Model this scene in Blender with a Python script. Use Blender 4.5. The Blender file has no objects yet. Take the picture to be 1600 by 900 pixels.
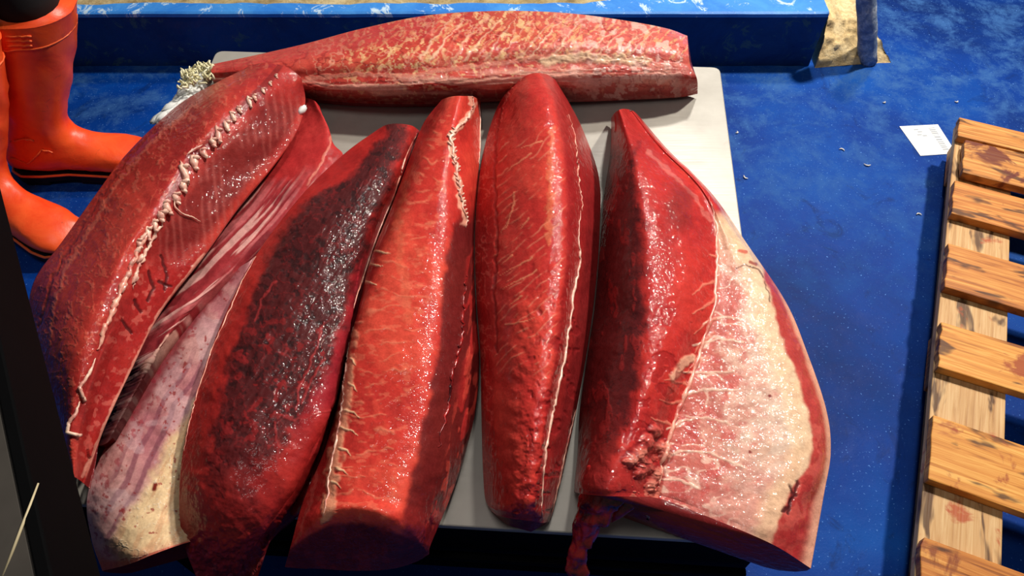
import bpy, bmesh, math, random
import numpy as np
from mathutils import Vector, Matrix
random.seed(7)
S = bpy.context.scene
COL = S.collection

# ------------------------------------------------------------------ camera
H = 1.45; TH = math.radians(54.0); FPX = 1150.0; T = 0.50      # camera height, pitch, focal (px of 1600), table top height
ST, CT = math.sin(TH), math.cos(TH)
cam_d = bpy.data.cameras.new('camera'); cam = bpy.data.objects.new('camera', cam_d); COL.objects.link(cam)
cam_d.sensor_width = 36; cam_d.lens = FPX/1600*36; cam_d.clip_start = 0.02
cam.location = (0, 0, H); cam.rotation_euler = (math.pi/2-TH, 0, 0)
S.camera = cam
# ------------------------------------------------------------------ light and exposure
w = bpy.data.worlds.new('world'); S.world = w; w.use_nodes = True
w.node_tree.nodes['Background'].inputs[0].default_value = (0.85, 0.92, 1.0, 1)
w.node_tree.nodes['Background'].inputs[1].default_value = 0.07
def area(name, loc, target, size, power, col):
    d = bpy.data.lights.new(name, 'AREA'); d.shape = 'DISK'; d.size = size; d.energy = power; d.color = col
    o = bpy.data.objects.new(name, d); COL.objects.link(o); o.location = loc
    o.rotation_euler = (Vector(target)-Vector(loc)).to_track_quat('-Z', 'Y').to_euler()
    return o
area('market_or_fill_lamp', (1.9, 2.45, 3.2), (0.1, 1.0, 0.4), 0.22, 132, (1.0, 0.93, 0.82))
area('market_or_fill_lamp', (0.95, 3.3, 3.3), (0.1, 0.9, 0.4), 0.3, 58, (1.0, 0.95, 0.88))
area('market_or_fill_lamp', (-0.2, 0.3, 3.8), (0, 0.9, 0.3), 0.8, 16, (1.0, 0.95, 0.9))  # soft overhead fill, added to lift the shade; no real lamp there
S.view_settings.view_transform = 'Standard'; S.view_settings.look = 'None'
S.view_settings.gamma = 1; S.view_settings.use_curve_mapping = False
S.view_settings.exposure = 0.2

# ------------------------------------------------------------------ helpers
def lin(c):
    c = np.asarray(c, float)/255.0
    return np.where(c <= 0.04045, c/12.92, ((c+0.055)/1.055)**2.4)
def L4(*c): return tuple(lin(c))+(1.0,)
def ray(px, py):
    u = (px-800)/FPX; v = (py-450)/FPX
    return u, CT-v*ST, -(ST+v*CT)
def at(px, py, z):                      # point of the plane z seen at a pixel of the photograph
    dx, dy, dz = ray(px, py); t = (z-H)/dz
    return np.array([dx*t, dy*t, z])
def proj(P):
    P = np.asarray(P, float); k = H-P[..., 2]; d = P[..., 1]*CT+k*ST; up = P[..., 1]*ST-k*CT
    return 800+FPX*P[..., 0]/d, 450-FPX*up/d
def sst(a, b, x):
    t = np.clip((x-a)/(b-a), 0, 1); return t*t*(3-2*t)
def _hash(i, j, s):
    n = (i*374761393+j*668265263+s*1442695041) & 0xffffffff
    n = ((n ^ (n >> 13))*1274126177) & 0xffffffff
    return ((n ^ (n >> 16)) & 0xffff)/65535.0
def vnoise(x, y, s=0):
    xi = np.floor(x).astype(np.int64); yi = np.floor(y).astype(np.int64)
    fx = x-xi; fy = y-yi; fx = fx*fx*(3-2*fx); fy = fy*fy*(3-2*fy)
    a = _hash(xi, yi, s); b = _hash(xi+1, yi, s); c = _hash(xi, yi+1, s); d = _hash(xi+1, yi+1, s)
    return (a*(1-fx)+b*fx)*(1-fy)+(c*(1-fx)+d*fx)*fy
def fbm(x, y, s=0, o=4):
    r = 0; a = 0.5; t = 0
    for k in range(o):
        r = r+a*vnoise(x*2**k+k*17.3, y*2**k-k*9.1, s+k); t += a; a *= 0.5
    return r/t
def ridge(x, y, s=0, o=3):              # thin vein lines, 1 on the line
    return 1-np.abs(2*fbm(x, y, s, o)-1)
def rot(x, y, deg):
    a = math.radians(deg); return x*math.cos(a)+y*math.sin(a), -x*math.sin(a)+y*math.cos(a)
def pdist(px, py, pts):                 # distance to a polyline, and how far along
    best = np.full(px.shape, 1e9); al = np.zeros(px.shape); n = len(pts)-1
    for k in range(n):
        ax, ay = pts[k][:2]; bx, by = pts[k+1][:2]; dx, dy = bx-ax, by-ay
        t = np.clip(((px-ax)*dx+(py-ay)*dy)/(dx*dx+dy*dy+1e-9), 0, 1)
        d = np.hypot(px-ax-t*dx, py-ay-t*dy); m = d < best
        best = np.where(m, d, best); al = np.where(m, (k+t)/n, al)
    return best, al
def new_obj(name, me, parent=None, mat=None, label=None):
    o = bpy.data.objects.new(name, me); COL.objects.link(o)
    if mat: me.materials.append(mat)
    if parent: o.parent = parent
    if label: o['label'] = label
    return o
def mesh_from(name, V, Fc, parent=None, mat=None, smooth=True, label=None):
    off = np.array(parent.location) if parent is not None else np.zeros(3)
    if parent is not None and parent.parent is not None: off = off+np.array(parent.parent.location)
    me = bpy.data.meshes.new(name)
    me.from_pydata([tuple(p) for p in (np.asarray(V)-off)], [], [tuple(int(i) for i in f) for f in Fc]); me.update()
    if smooth: me.polygons.foreach_set('use_smooth', [True]*len(me.polygons))
    return new_obj(name, me, parent, mat, label)
def empty(name, loc, label, cat, group=None):
    o = bpy.data.objects.new(name, None); COL.objects.link(o); o.location = tuple(float(v) for v in loc)
    o.empty_display_size = 0.05; tag(o, label, cat, group); return o
def tag(o, label, cat, group=None):
    o['label'] = label; o['category'] = cat
    if group: o['group'] = group
def struct(o): o['kind'] = 'structure'; return o

class MB:                                # collects simple solids into one mesh
    def __init__(s): s.V = []; s.F = []
    def add(s, V, F):
        n = len(s.V); s.V += [np.array(p, float) for p in V]; s.F += [tuple(i+n for i in f) for f in F]
    def prism(s, poly, z0, z1):          # poly: xy points counter-clockwise
        n = len(poly); V = [(p[0], p[1], z0) for p in poly]+[(p[0], p[1], z1) for p in poly]
        F = [tuple(range(n))[::-1], tuple(range(n, 2*n))]+[(i, (i+1) % n, n+(i+1) % n, n+i) for i in range(n)]
        s.add(V, F)
    def box(s, x0, x1, y0, y1, z0, z1): s.prism([(x0, y0), (x1, y0), (x1, y1), (x0, y1)], z0, z1)
    def tube(s, pts, rad, seg=8, sq=1.0):
        pts = [np.array(p, float) for p in pts]; n = len(pts); V = []; F = []
        rad = list(rad) if hasattr(rad, '__len__') else [rad]*n
        for i, p in enumerate(pts):
            t = pts[min(i+1, n-1)]-pts[max(i-1, 0)]; t = t/(np.linalg.norm(t)+1e-9)
            up = np.array([0, 0, 1.0]) if abs(t[2]) < 0.9 else np.array([0, 1.0, 0])
            a = np.cross(t, up); a /= np.linalg.norm(a); b = np.cross(a, t)
            for k in range(seg):
                g = 2*math.pi*k/seg; V.append(p+rad[i]*(math.cos(g)*a+math.sin(g)*b*sq))
        for i in range(n-1):
            for k in range(seg):
                k2 = (k+1) % seg; F.append((i*seg+k, i*seg+k2, (i+1)*seg+k2, (i+1)*seg+k))
        F.append(tuple(range(seg))[::-1]); F.append(tuple(range((n-1)*seg, n*seg)))
        s.add(V, F)
    def blob(s, c, r, axis=None, jit=0.15, nu=8, nv=6):   # knobbly ellipsoid, r = (along, side, up)
        ax = np.array(axis if axis is not None else (1, 0, 0), float); ax /= np.linalg.norm(ax)
        up = np.array([0, 0, 1.0]);  sd = np.cross(up, ax); sd /= np.linalg.norm(sd)+1e-9; up = np.cross(ax, sd)
        V = []; F = []
        for i in range(nv+1):
            ph = math.pi*i/nv
            for k in range(nu):
                g = 2*math.pi*k/nu; j = 1+random.uniform(-jit, jit)
                V.append(np.array(c)+ax*r[0]*math.cos(ph)*j+sd*r[1]*math.sin(ph)*math.cos(g)*j+up*r[2]*math.sin(ph)*math.sin(g)*j)
        for i in range(nv):
            for k in range(nu):
                k2 = (k+1) % nu; F.append((i*nu+k, i*nu+k2, (i+1)*nu+k2, (i+1)*nu+k))
        s.add(V, F)
    def build(s, name, mat, parent=None, smooth=False, bevel=0, label=None, seg=2):
        o = mesh_from(name, s.V, s.F, parent, mat, smooth, label)
        bm = bmesh.new(); bm.from_mesh(o.data); bmesh.ops.recalc_face_normals(bm, faces=bm.faces); bm.to_mesh(o.data); bm.free()
        if bevel:
            m = o.modifiers.new('bevel', 'BEVEL'); m.width = bevel; m.segments = seg; m.limit_method = 'ANGLE'
        return o

# ------------------------------------------------------------------ materials
class NT:
    def __init__(s, name):
        s.m = bpy.data.materials.new(name); s.m.use_nodes = True; s.t = s.m.node_tree; s.b = s.t.nodes['Principled BSDF']
    def n(s, typ, **kw):
        nd = s.t.nodes.new(typ)
        for k, v in kw.items():
            if k in nd.inputs: nd.inputs[k].default_value = v
            else: setattr(nd, k, v)
        return nd
    def l(s, a, b): s.t.links.new(a, b)
    def co(s, scale=(1, 1, 1), rotz=0):
        tc = s.n('ShaderNodeTexCoord'); mp = s.n('ShaderNodeMapping'); mp.inputs['Scale'].default_value = scale
        mp.inputs['Rotation'].default_value = (0, 0, rotz); s.l(tc.outputs['Object'], mp.inputs['Vector']); return mp.outputs[0]
    def noise(s, scale, detail=4, rough=0.55, vec=None, dist=0):
        nd = s.n('ShaderNodeTexNoise'); nd.inputs['Scale'].default_value = scale; nd.inputs['Detail'].default_value = detail
        nd.inputs['Roughness'].default_value = rough; nd.inputs['Distortion'].default_value = dist
        s.l(vec if vec is not None else s.co(), nd.inputs['Vector']); return nd.outputs['Fac']
    def ramp(s, fac, stops, interp='LINEAR'):
        r = s.n('ShaderNodeValToRGB'); cr = r.color_ramp; cr.interpolation = interp
        while len(cr.elements) < len(stops): cr.elements.new(0.5)
        for e, (p, c) in zip(cr.elements, stops): e.position = p; e.color = c if len(c) == 4 else tuple(c)+(1,)
        s.l(fac, r.inputs[0]); return r.outputs[0]
    def mix(s, fac, a, b, mode='MIX'):
        m = s.n('ShaderNodeMix'); m.data_type = 'RGBA'; m.blend_type = mode
        for sock, v in ((m.inputs[0], fac), (m.inputs[6], a), (m.inputs[7], b)):
            if isinstance(v, (int, float)): sock.default_value = v
            elif isinstance(v, tuple): sock.default_value = v
            else: s.l(v, sock)
        return m.outputs[2]
    def bump(s, h, strength=0.3, dist=0.002, prev=None):
        b = s.n('ShaderNodeBump'); b.inputs['Strength'].default_value = strength; b.inputs['Distance'].default_value = dist
        s.l(h, b.inputs['Height'])
        if prev is not None: s.l(prev, b.inputs['Normal'])
        return b.outputs[0]
    def fin(s, col=None, rough=0.5, metal=0, bump=None, spec=0.5):
        for k, v in (('Base Color', col), ('Roughness', rough), ('Metallic', metal), ('Normal', bump), ('Specular IOR Level', spec)):
            if v is None: continue
            if isinstance(v, (int, float, tuple)): s.b.inputs[k].default_value = v
            else: s.l(v, s.b.inputs[k])
        return s.m
G0 = (0, 0, 0, 1); G1 = (1, 1, 1, 1)

def flesh_mat(name, rough=0.42, fine=1.0, coat=0.5):
    t = NT(name); a = t.n('ShaderNodeAttribute'); a.attribute_name = 'Col'
    n1 = t.noise(70, 6, 0.65); n2 = t.noise(330, 3, 0.6); n3 = t.noise(24, 5, 0.6, dist=0.6)
    c = t.mix(0.55, a.outputs['Color'], t.ramp(n1, [(0.3, (0.62, 0.55, 0.55)), (0.55, (1, 1, 1)), (0.75, (1.25, 1.2, 1.15))]), 'MULTIPLY')
    c = t.mix(0.35, c, t.ramp(n2, [(0.35, (0.7, 0.65, 0.65)), (0.7, (1.2, 1.2, 1.2))]), 'MULTIPLY')
    b0 = t.bump(n3, 0.4*fine, 0.004); b = t.bump(n1, 0.3*fine, 0.0015, b0); b = t.bump(n2, 0.4*fine, 0.0006, b)
    r = t.ramp(n3, [(0.3, (rough-0.09,)*3), (0.7, (rough+0.14,)*3)])
    t.b.inputs['Coat Weight'].default_value = coat; t.b.inputs['Coat Roughness'].default_value = 0.07
    sp = t.bump(t.noise(130, 2, 0.5), 1.0, 0.0024*fine, b0); sp = t.bump(t.noise(45, 2, 0.5, None, 0.5), 1.0, 0.0034*fine, sp); t.l(sp, t.b.inputs['Coat Normal'])
    return t.fin(c, r, 0, b, 0.09)
M_flesh = flesh_mat('raw_tuna_flesh')
M_belly = flesh_mat('tuna_belly_lining', 0.45, 0.5, 0.06)
M_dark = flesh_mat('tuna_blood_line_flesh', 0.5, 0.8, 0.26)
def simple_wet(name, c1, c2, scale, rough, bs=0.4, coat=0.2):
    t = NT(name); n = t.noise(scale, 5, 0.6); b = t.bump(n, bs, 0.002)
    t.b.inputs['Coat Weight'].default_value = coat
    return t.fin(t.ramp(n, [(0.35, L4(*c1)), (0.65, L4(*c2))]), rough, 0, b)
M_bone = simple_wet('wet_bone', (205, 130, 118), (250, 214, 190), 55, 0.35)
M_sinew = simple_wet('sinew', (200, 95, 85), (246, 190, 165), 60, 0.32)
M_blood = simple_wet('dark_blood_meat', (60, 10, 14), (190, 40, 38), 45, 0.25, 0.7)
M_white = simple_wet('white_scrap', (222, 224, 222), (250, 250, 246), 30, 0.5)
M_frill = simple_wet('pale_frill', (205, 196, 140), (240, 235, 205), 60, 0.6)
M_chip = simple_wet('pale_chip', (190, 185, 180), (240, 236, 226), 80, 0.5)

def floor_mat():
    t = NT('blue_painted_floor'); v = t.co()
    big = t.noise(1.6, 6, 0.6, v, 0.4); mid = t.noise(9, 10, 0.78, v, 0.25); fine = t.noise(190, 3, 0.6, v)
    c = t.ramp(big, [(0.3, L4(0, 36, 100)), (0.5, L4(0, 54, 138)), (0.7, L4(2, 78, 165))])
    worn = t.ramp(mid, [(0.47, G0), (0.62, G1)])
    # worn, lilac grey patches lie near the kerb (upper part of the floor)
    tc = t.n('ShaderNodeTexCoord'); sx = t.n('ShaderNodeSeparateXYZ'); t.l(tc.outputs['Object'], sx.inputs[0])
    mr = t.n('ShaderNodeMapRange'); mr.inputs[1].default_value = 0.9; mr.inputs[2].default_value = 1.85; mr.inputs[3].default_value = 0.08; mr.inputs[4].default_value = 0.85
    t.l(sx.outputs[1], mr.inputs[0])
    mm = t.n('ShaderNodeMath', operation='MULTIPLY'); t.l(worn, mm.inputs[0]); t.l(mr.outputs[0], mm.inputs[1])
    c = t.mix(mm.outputs[0], c, L4(52, 96, 156))
    dk = t.ramp(t.noise(9, 6, 0.7, v, 1.2), [(0.3, G1), (0.42, G0)])
    c = t.mix(t.mix(0.5, dk, G0), c, L4(2, 26, 70))
    sp = t.ramp(t.noise(190, 3, 0.6, v), [(0.655, G0), (0.70, G1)])
    c = t.mix(sp, c, L4(90, 140, 215))
    b = t.bump(mid, 0.35, 0.004); b = t.bump(fine, 0.35, 0.0012, b)
    return t.fin(c, t.ramp(mid, [(0.3, (0.5,)*3), (0.7, (0.7,)*3)]), 0, b, 0.12)
M_floor = floor_mat()
def kerb_mat(name, c1, c2, wear):
    t = NT(name); v = t.co(); a = t.noise(6, 8, 0.7, v, 0.5); f = t.noise(120, 3, 0.6, v)
    c = t.ramp(a, [(0.3, L4(*c1)), (0.7, L4(*c2))]); c = t.mix(t.ramp(t.noise(14, 8, 0.75, v, 1.0), [(0.56, G0), (0.61, G1)]), c, L4(*wear))
    return t.fin(c, 0.5, 0, t.bump(f, 0.3, 0.0015, t.bump(a, 0.4, 0.004)), 0.4)
M_kerb = kerb_mat('kerb_paint', (2, 40, 92), (4, 62, 128), (50, 84, 104))
M_kerb_top = kerb_mat('kerb_edge_paint', (30, 110, 205), (70, 150, 225), (190, 215, 235))
def conc_mat(name, c1, c2, c3, sc=9):
    t = NT(name); v = t.co(); a = t.noise(sc, 8, 0.7, v, 0.4); f = t.noise(90, 4, 0.7, v)
    c = t.ramp(a, [(0.25, L4(*c1)), (0.48, L4(*c2)), (0.7, L4(*c3))])
    c = t.mix(0.5, c, t.ramp(f, [(0.3, (0.5, 0.45, 0.4)), (0.6, (1.1, 1.1, 1.1))]), 'MULTIPLY')
    return t.fin(c, 0.8, 0, t.bump(f, 0.8, 0.003, t.bump(a, 0.8, 0.01)), 0.3)
M_conc = conc_mat('bare_concrete', (96, 78, 52), (170, 150, 108), (208, 192, 150))
M_conc2 = conc_mat('broken_concrete', (150, 122, 80), (214, 186, 136), (242, 224, 180), 14)
M_pipe = conc_mat('flaking_pipe_paint', (70, 100, 150), (130, 150, 180), (225, 228, 226), 30)

def steel_mat():
    t = NT('stainless_steel'); v = t.co((2, 60, 2)); a = t.noise(5, 4, 0.6, v); st = t.noise(5, 5, 0.6)
    c = t.ramp(st, [(0.3, L4(146, 142, 134)), (0.6, L4(170, 166, 158))])
    bl = t.ramp(t.noise(7, 6, 0.7, None, 0.8), [(0.66, G0), (0.76, G1)]); c = t.mix(t.mix(0.7, bl, G0), c, L4(150, 96, 84))
    return t.fin(c, t.ramp(a, [(0.3, (0.34,)*3), (0.7, (0.48,)*3)]), 0.2, t.bump(a, 0.06, 0.001), 0.3)
M_steel = steel_mat()
def plain(name, c, rough=0.5, metal=0, var=0.15, sc=20, bs=0.1, spec=0.4):
    t = NT(name); n = t.noise(sc, 5, 0.6); k = lin(c)
    return t.fin(t.ramp(n, [(0.3, tuple(k*(1-var))), (0.7, tuple(np.minimum(k*(1+var), 1)))]), rough, metal, t.bump(n, bs, 0.002), spec)
M_black = plain('black_metal', (3, 3, 4), 0.8, 0, spec=0.06)
M_rim = plain('worn_grey_rim', (62, 58, 54), 0.8, 0, 0.25, 8, spec=0.08)
M_counter = plain('dark_counter_laminate', (40, 30, 24), 0.85, 0, 0.4, 5, spec=0.05)
M_scratch = plain('pale_scratch', (190, 175, 140), 0.5)
M_orange = None
def boot_mat():
    t = NT('orange_rubber'); n = t.noise(14, 6, 0.65, None, 0.4); s = t.noise(38, 5, 0.7, None, 1.2); f = t.noise(160, 2)
    c = t.ramp(n, [(0.3, L4(240, 66, 24)), (0.6, L4(254, 92, 38))])
    c = t.mix(t.mix(0.6, t.ramp(s, [(0.30, G1), (0.37, G0)]), G0), c, L4(120, 40, 24))
    return t.fin(c, 0.38, 0, t.bump(n, 0.4, 0.004, t.bump(f, 0.1, 0.001)), 0.45)
M_orange = boot_mat()
M_trim = plain('orange_rubber_trim', (250, 104, 52), 0.4)
M_sole = plain('black_rubber_sole', (8, 12, 24), 0.6)
M_trous = plain('black_cloth', (10, 10, 13), 0.9, 0, 0.3, 30)
def wood_mat(name, c1, c2, c3, ang, stain=None, th=0.6):
    t = NT(name)
    v = t.co((1, 1, 1), 0)
    tc = t.n('ShaderNodeTexCoord'); m1 = t.n('ShaderNodeMapping'); m1.inputs['Rotation'].default_value = (0, 0, ang)
    t.l(tc.outputs['Object'], m1.inputs[0]); m2 = t.n('ShaderNodeMapping'); m2.inputs['Scale'].default_value = (2.6, 60, 8); t.l(m1.outputs[0], m2.inputs[0])
    g = t.noise(1.6, 7, 0.62, m2.outputs[0], 0.9); k = t.noise(9, 5, 0.6, v, 0.3)
    c = t.ramp(g, [(0.28, L4(*c1)), (0.47, L4(*c2)), (0.68, L4(*c3))])
    m3 = t.n('ShaderNodeMapping'); m3.inputs['Scale'].default_value = (7, 24, 8); t.l(m1.outputs[0], m3.inputs[0])
    kn = t.ramp(t.noise(1.0, 3, 0.6, m3.outputs[0], 0.4), [(0.36, G1), (0.43, G0)])
    c = t.mix(t.mix(0.15, kn, G0), c, L4(62, 28, 10))
    if stain:
        sm = t.ramp(t.noise(11, 5, 0.6, v, 0.5), [(th, G0), (th+0.06, G1)]); c = t.mix(t.mix(0.12, sm, G0), c, L4(*stain))
    return t.fin(c, 0.55, 0, t.bump(g, 0.4, 0.003), 0.35)

# ------------------------------------------------------------------ the setting
m = MB(); m.box(-4, 4, -1.5, 5, -0.06, 0); struct(m.build('floor', M_floor))
YK = at(800, 103, 0)[1]; HK = 0.185
xe = at(1284, 60, 0.09)[0]*0.985
def rough_box(name, x0, x1, y0, y1, z0, z1, mat, nx, nz, amp, seed, taper=0):
    # front face and top as a displaced sheet wrapped round a box
    ny = 14; rows = []
    prof = [(y0, z0+(z1-z0)*i/nz) for i in range(nz+1)]+[(y0+(y1-y0)*i/ny, z1) for i in range(1, ny+1)]
    V = []; F = []; n = len(prof)
    for i in range(nx+1):
        x = x0+(x1-x0)*i/nx
        for j, (y, z) in enumerate(prof):
            xx = np.array([x*30]); zz = np.array([(y+z)*30]); d = (float(fbm(xx, zz, seed)[0])-0.5)*amp
            V.append((x+(taper*(1-(z-z0)/(z1-z0)) if i == nx else 0), y-d, max(z+d*0.6*(1 if j >= nz else 0), z0)))
    for i in range(nx):
        for j in range(n-1): F.append((i*n+j, (i+1)*n+j, (i+1)*n+j+1, i*n+j+1))
    b0 = len(V)
    for i in range(nx+1): V.append((x0+(x1-x0)*i/nx, y1, z0))
    for i in range(nx):
        F.append((i*n+n-1, (i+1)*n+n-1, b0+i+1, b0+i)); F.append((i*n, b0+i, b0+i+1, (i+1)*n))
    F.append(tuple([b0]+[j for j in range(n)][::1])); F.append(tuple([b0+nx]+[nx*n+j for j in range(n)][::-1]))
    o = mesh_from(name, V, F, None, mat, False); return o
struct(rough_box('trim_1', -4, xe, YK, YK+0.9, 0.0, HK-0.006, M_kerb, 260, 8, 0.006, 3))
# light blue painted lip along the kerb's edge and the bare concrete behind it
def strip(name, x0, x1, yf, mat, z0, z1, seed):
    V = []; F = []; n = 200
    for i in range(n+1):
        x = x0+(x1-x0)*i/n; a = np.array([x*14.0]); j = float(fbm(a, a*0+2, seed)[0]-0.5)
        yb = yf(x)+j*0.02
        for (y, z) in ((YK-0.003+j*0.003, z0), (YK-0.003+j*0.003, z1-0.004), (YK+0.004, z1), (yb, z1), (yb, z0)): V.append((x, y, z))
    for i in range(n):
        for k in range(5): k2 = (k+1) % 5; F.append((i*5+k, i*5+k2, (i+1)*5+k2, (i+1)*5+k))
    F.append((0, 4, 3, 2, 1)); F.append(tuple(n*5+k for k in range(5)))
    return mesh_from(name, V, F, None, mat, False)
struct(strip('trim_2', -4, xe, lambda x: YK+0.043+0.05*float(sst(0.15, 0.45, np.array(x)))+0.3*float(sst(0.50, 0.56, np.array(x))), M_kerb_top, HK-0.012, HK+0.003, 5))
m = MB(); m.box(-4, 0.62, YK+0.03, YK+0.89, HK-0.02, HK+0.0005); struct(m.build('trim_3', M_conc))
# broken end of the kerb, exposed concrete tapering to the floor
def wedge():
    bl = at(1273, 106, 0.0); br = at(1392, 97, 0.0); tl = at(1294, 20, 0.11); tr = at(1350, 18, 0.10)
    V = []; F = []; n = 34; mrow = 26
    for j in range(mrow+1):
        for i in range(n+1):
            a = i/n; b = j/mrow
            p = (bl*(1-a)+br*a)*(1-b)+(tl*(1-a)+tr*a)*b
            d = (float(fbm(np.array([a*7+3.0]), np.array([b*7.0]), 9, 5)[0])-0.5)*0.05*min(1, 4*b+0.25)
            p = p+np.array([0.0, -abs(d)*0.6-0.012*math.sin(math.pi*b), d*0.7]); p[2] = max(p[2], 0.001 if j else 0.0); V.append(p)
    W = n+1
    for j in range(mrow):
        for i in range(n): F.append((j*W+i, j*W+i+1, (j+1)*W+i+1, (j+1)*W+i))
    k = len(V); tb = 0.17
    for i in range(n+1): q = V[mrow*W+i]; V.append(np.array([q[0], q[1]+0.5, q[2]]))
    for i in range(n): F.append((mrow*W+i, mrow*W+i+1, k+i+1, k+i))
    k2 = len(V)
    for i in range(n+1): q = V[k+i]; V.append(np.array([q[0]+0.06*i/n, q[1], 0]))
    for i in range(n): F.append((k+i, k+i+1, k2+i+1, k2+i))
    F.append(tuple([i*W+n for i in range(mrow+1)]+[k+n, k2+n])); F.append(tuple([k2, k]+[i*W for i in range(mrow, -1, -1)]))
    return mesh_from('trim_4', V, F, None, M_conc2, True)
struct(wedge())
pc = at(1360, 88, 0.02); ring = []
m = MB(); pt = at(1357, -60, 0.34)
m.tube([pc*(1-i/11)+pt*i/11+np.array([0, 0.004*math.sin(i), -0.02]) for i in range(12)], [0.027+0.003*random.random() for _ in range(12)], 14)
p = m.build('standpipe', M_pipe, None, True); tag(p, 'flaking blue-grey painted pipe rising from the broken kerb end', 'pipe')

# ------------------------------------------------------------------ steel table
c_br = at(1125, 105, T); c_bl = at(338, 79, T); c_fr = at(1224, 852, T); c_fl = at(40, 783, T)
tb = empty('steel_table', ((c_fl+c_fr+c_bl+c_br)/4*np.array([1, 1, 0])), 'low stainless steel topped table on a black frame, piled with red tuna loins', 'table')
def round_poly(pts, r, n=5):
    out = []; N = len(pts)
    for i in range(N):
        p = np.array(pts[i][:2]); a = np.array(pts[i-1][:2])-p; b = np.array(pts[(i+1) % N][:2])-p
        a = a/np.linalg.norm(a)*r; b = b/np.linalg.norm(b)*r
        for k in range(n+1):
            t = k/n; out.append(p+a*(1-t)**2+b*t*t)
    return out
def inset(pts, d):
    c = np.mean([np.array(p[:2]) for p in pts], axis=0); return [c+(np.array(p[:2])-c)*(1-d/np.linalg.norm(np.array(p[:2])-c)) for p in pts]
quad = [c_fl, c_fr, c_br, c_bl]
m = MB(); m.prism(round_poly(quad, 0.018), T-0.012, T); m.build('steel_top', M_steel, tb, False, 0.002)
m = MB(); m.prism(round_poly(inset(quad, 0.01), 0.012), T-0.19, T-0.012); m.build('apron', M_black, tb, False, 0.003)
q2 = inset(quad, -0.004)
m = MB(); f0 = (c_fl*0.97+c_fr*0.03)[:2]; f1 = (c_fl*0.02+c_fr*0.98)[:2]
m.tube([np.array([f0[0], f0[1]-0.004, T-0.115]), np.array([f1[0], f1[1]-0.004, T-0.115])], 0.006, 8); m.build('front_rail', M_black, tb, True)
for q in inset(quad, 0.09):
    m = MB(); m.box(q[0]-0.025, q[0]+0.025, q[1]-0.025, q[1]+0.025, 0, T-0.12); m.build('leg', M_black, tb, False, 0.003)
q3 = inset(quad, 0.08)
m = MB(); m.prism(q3, 0.10, 0.13); m.build('lower_shelf', M_black, tb, False, 0.003)

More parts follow.
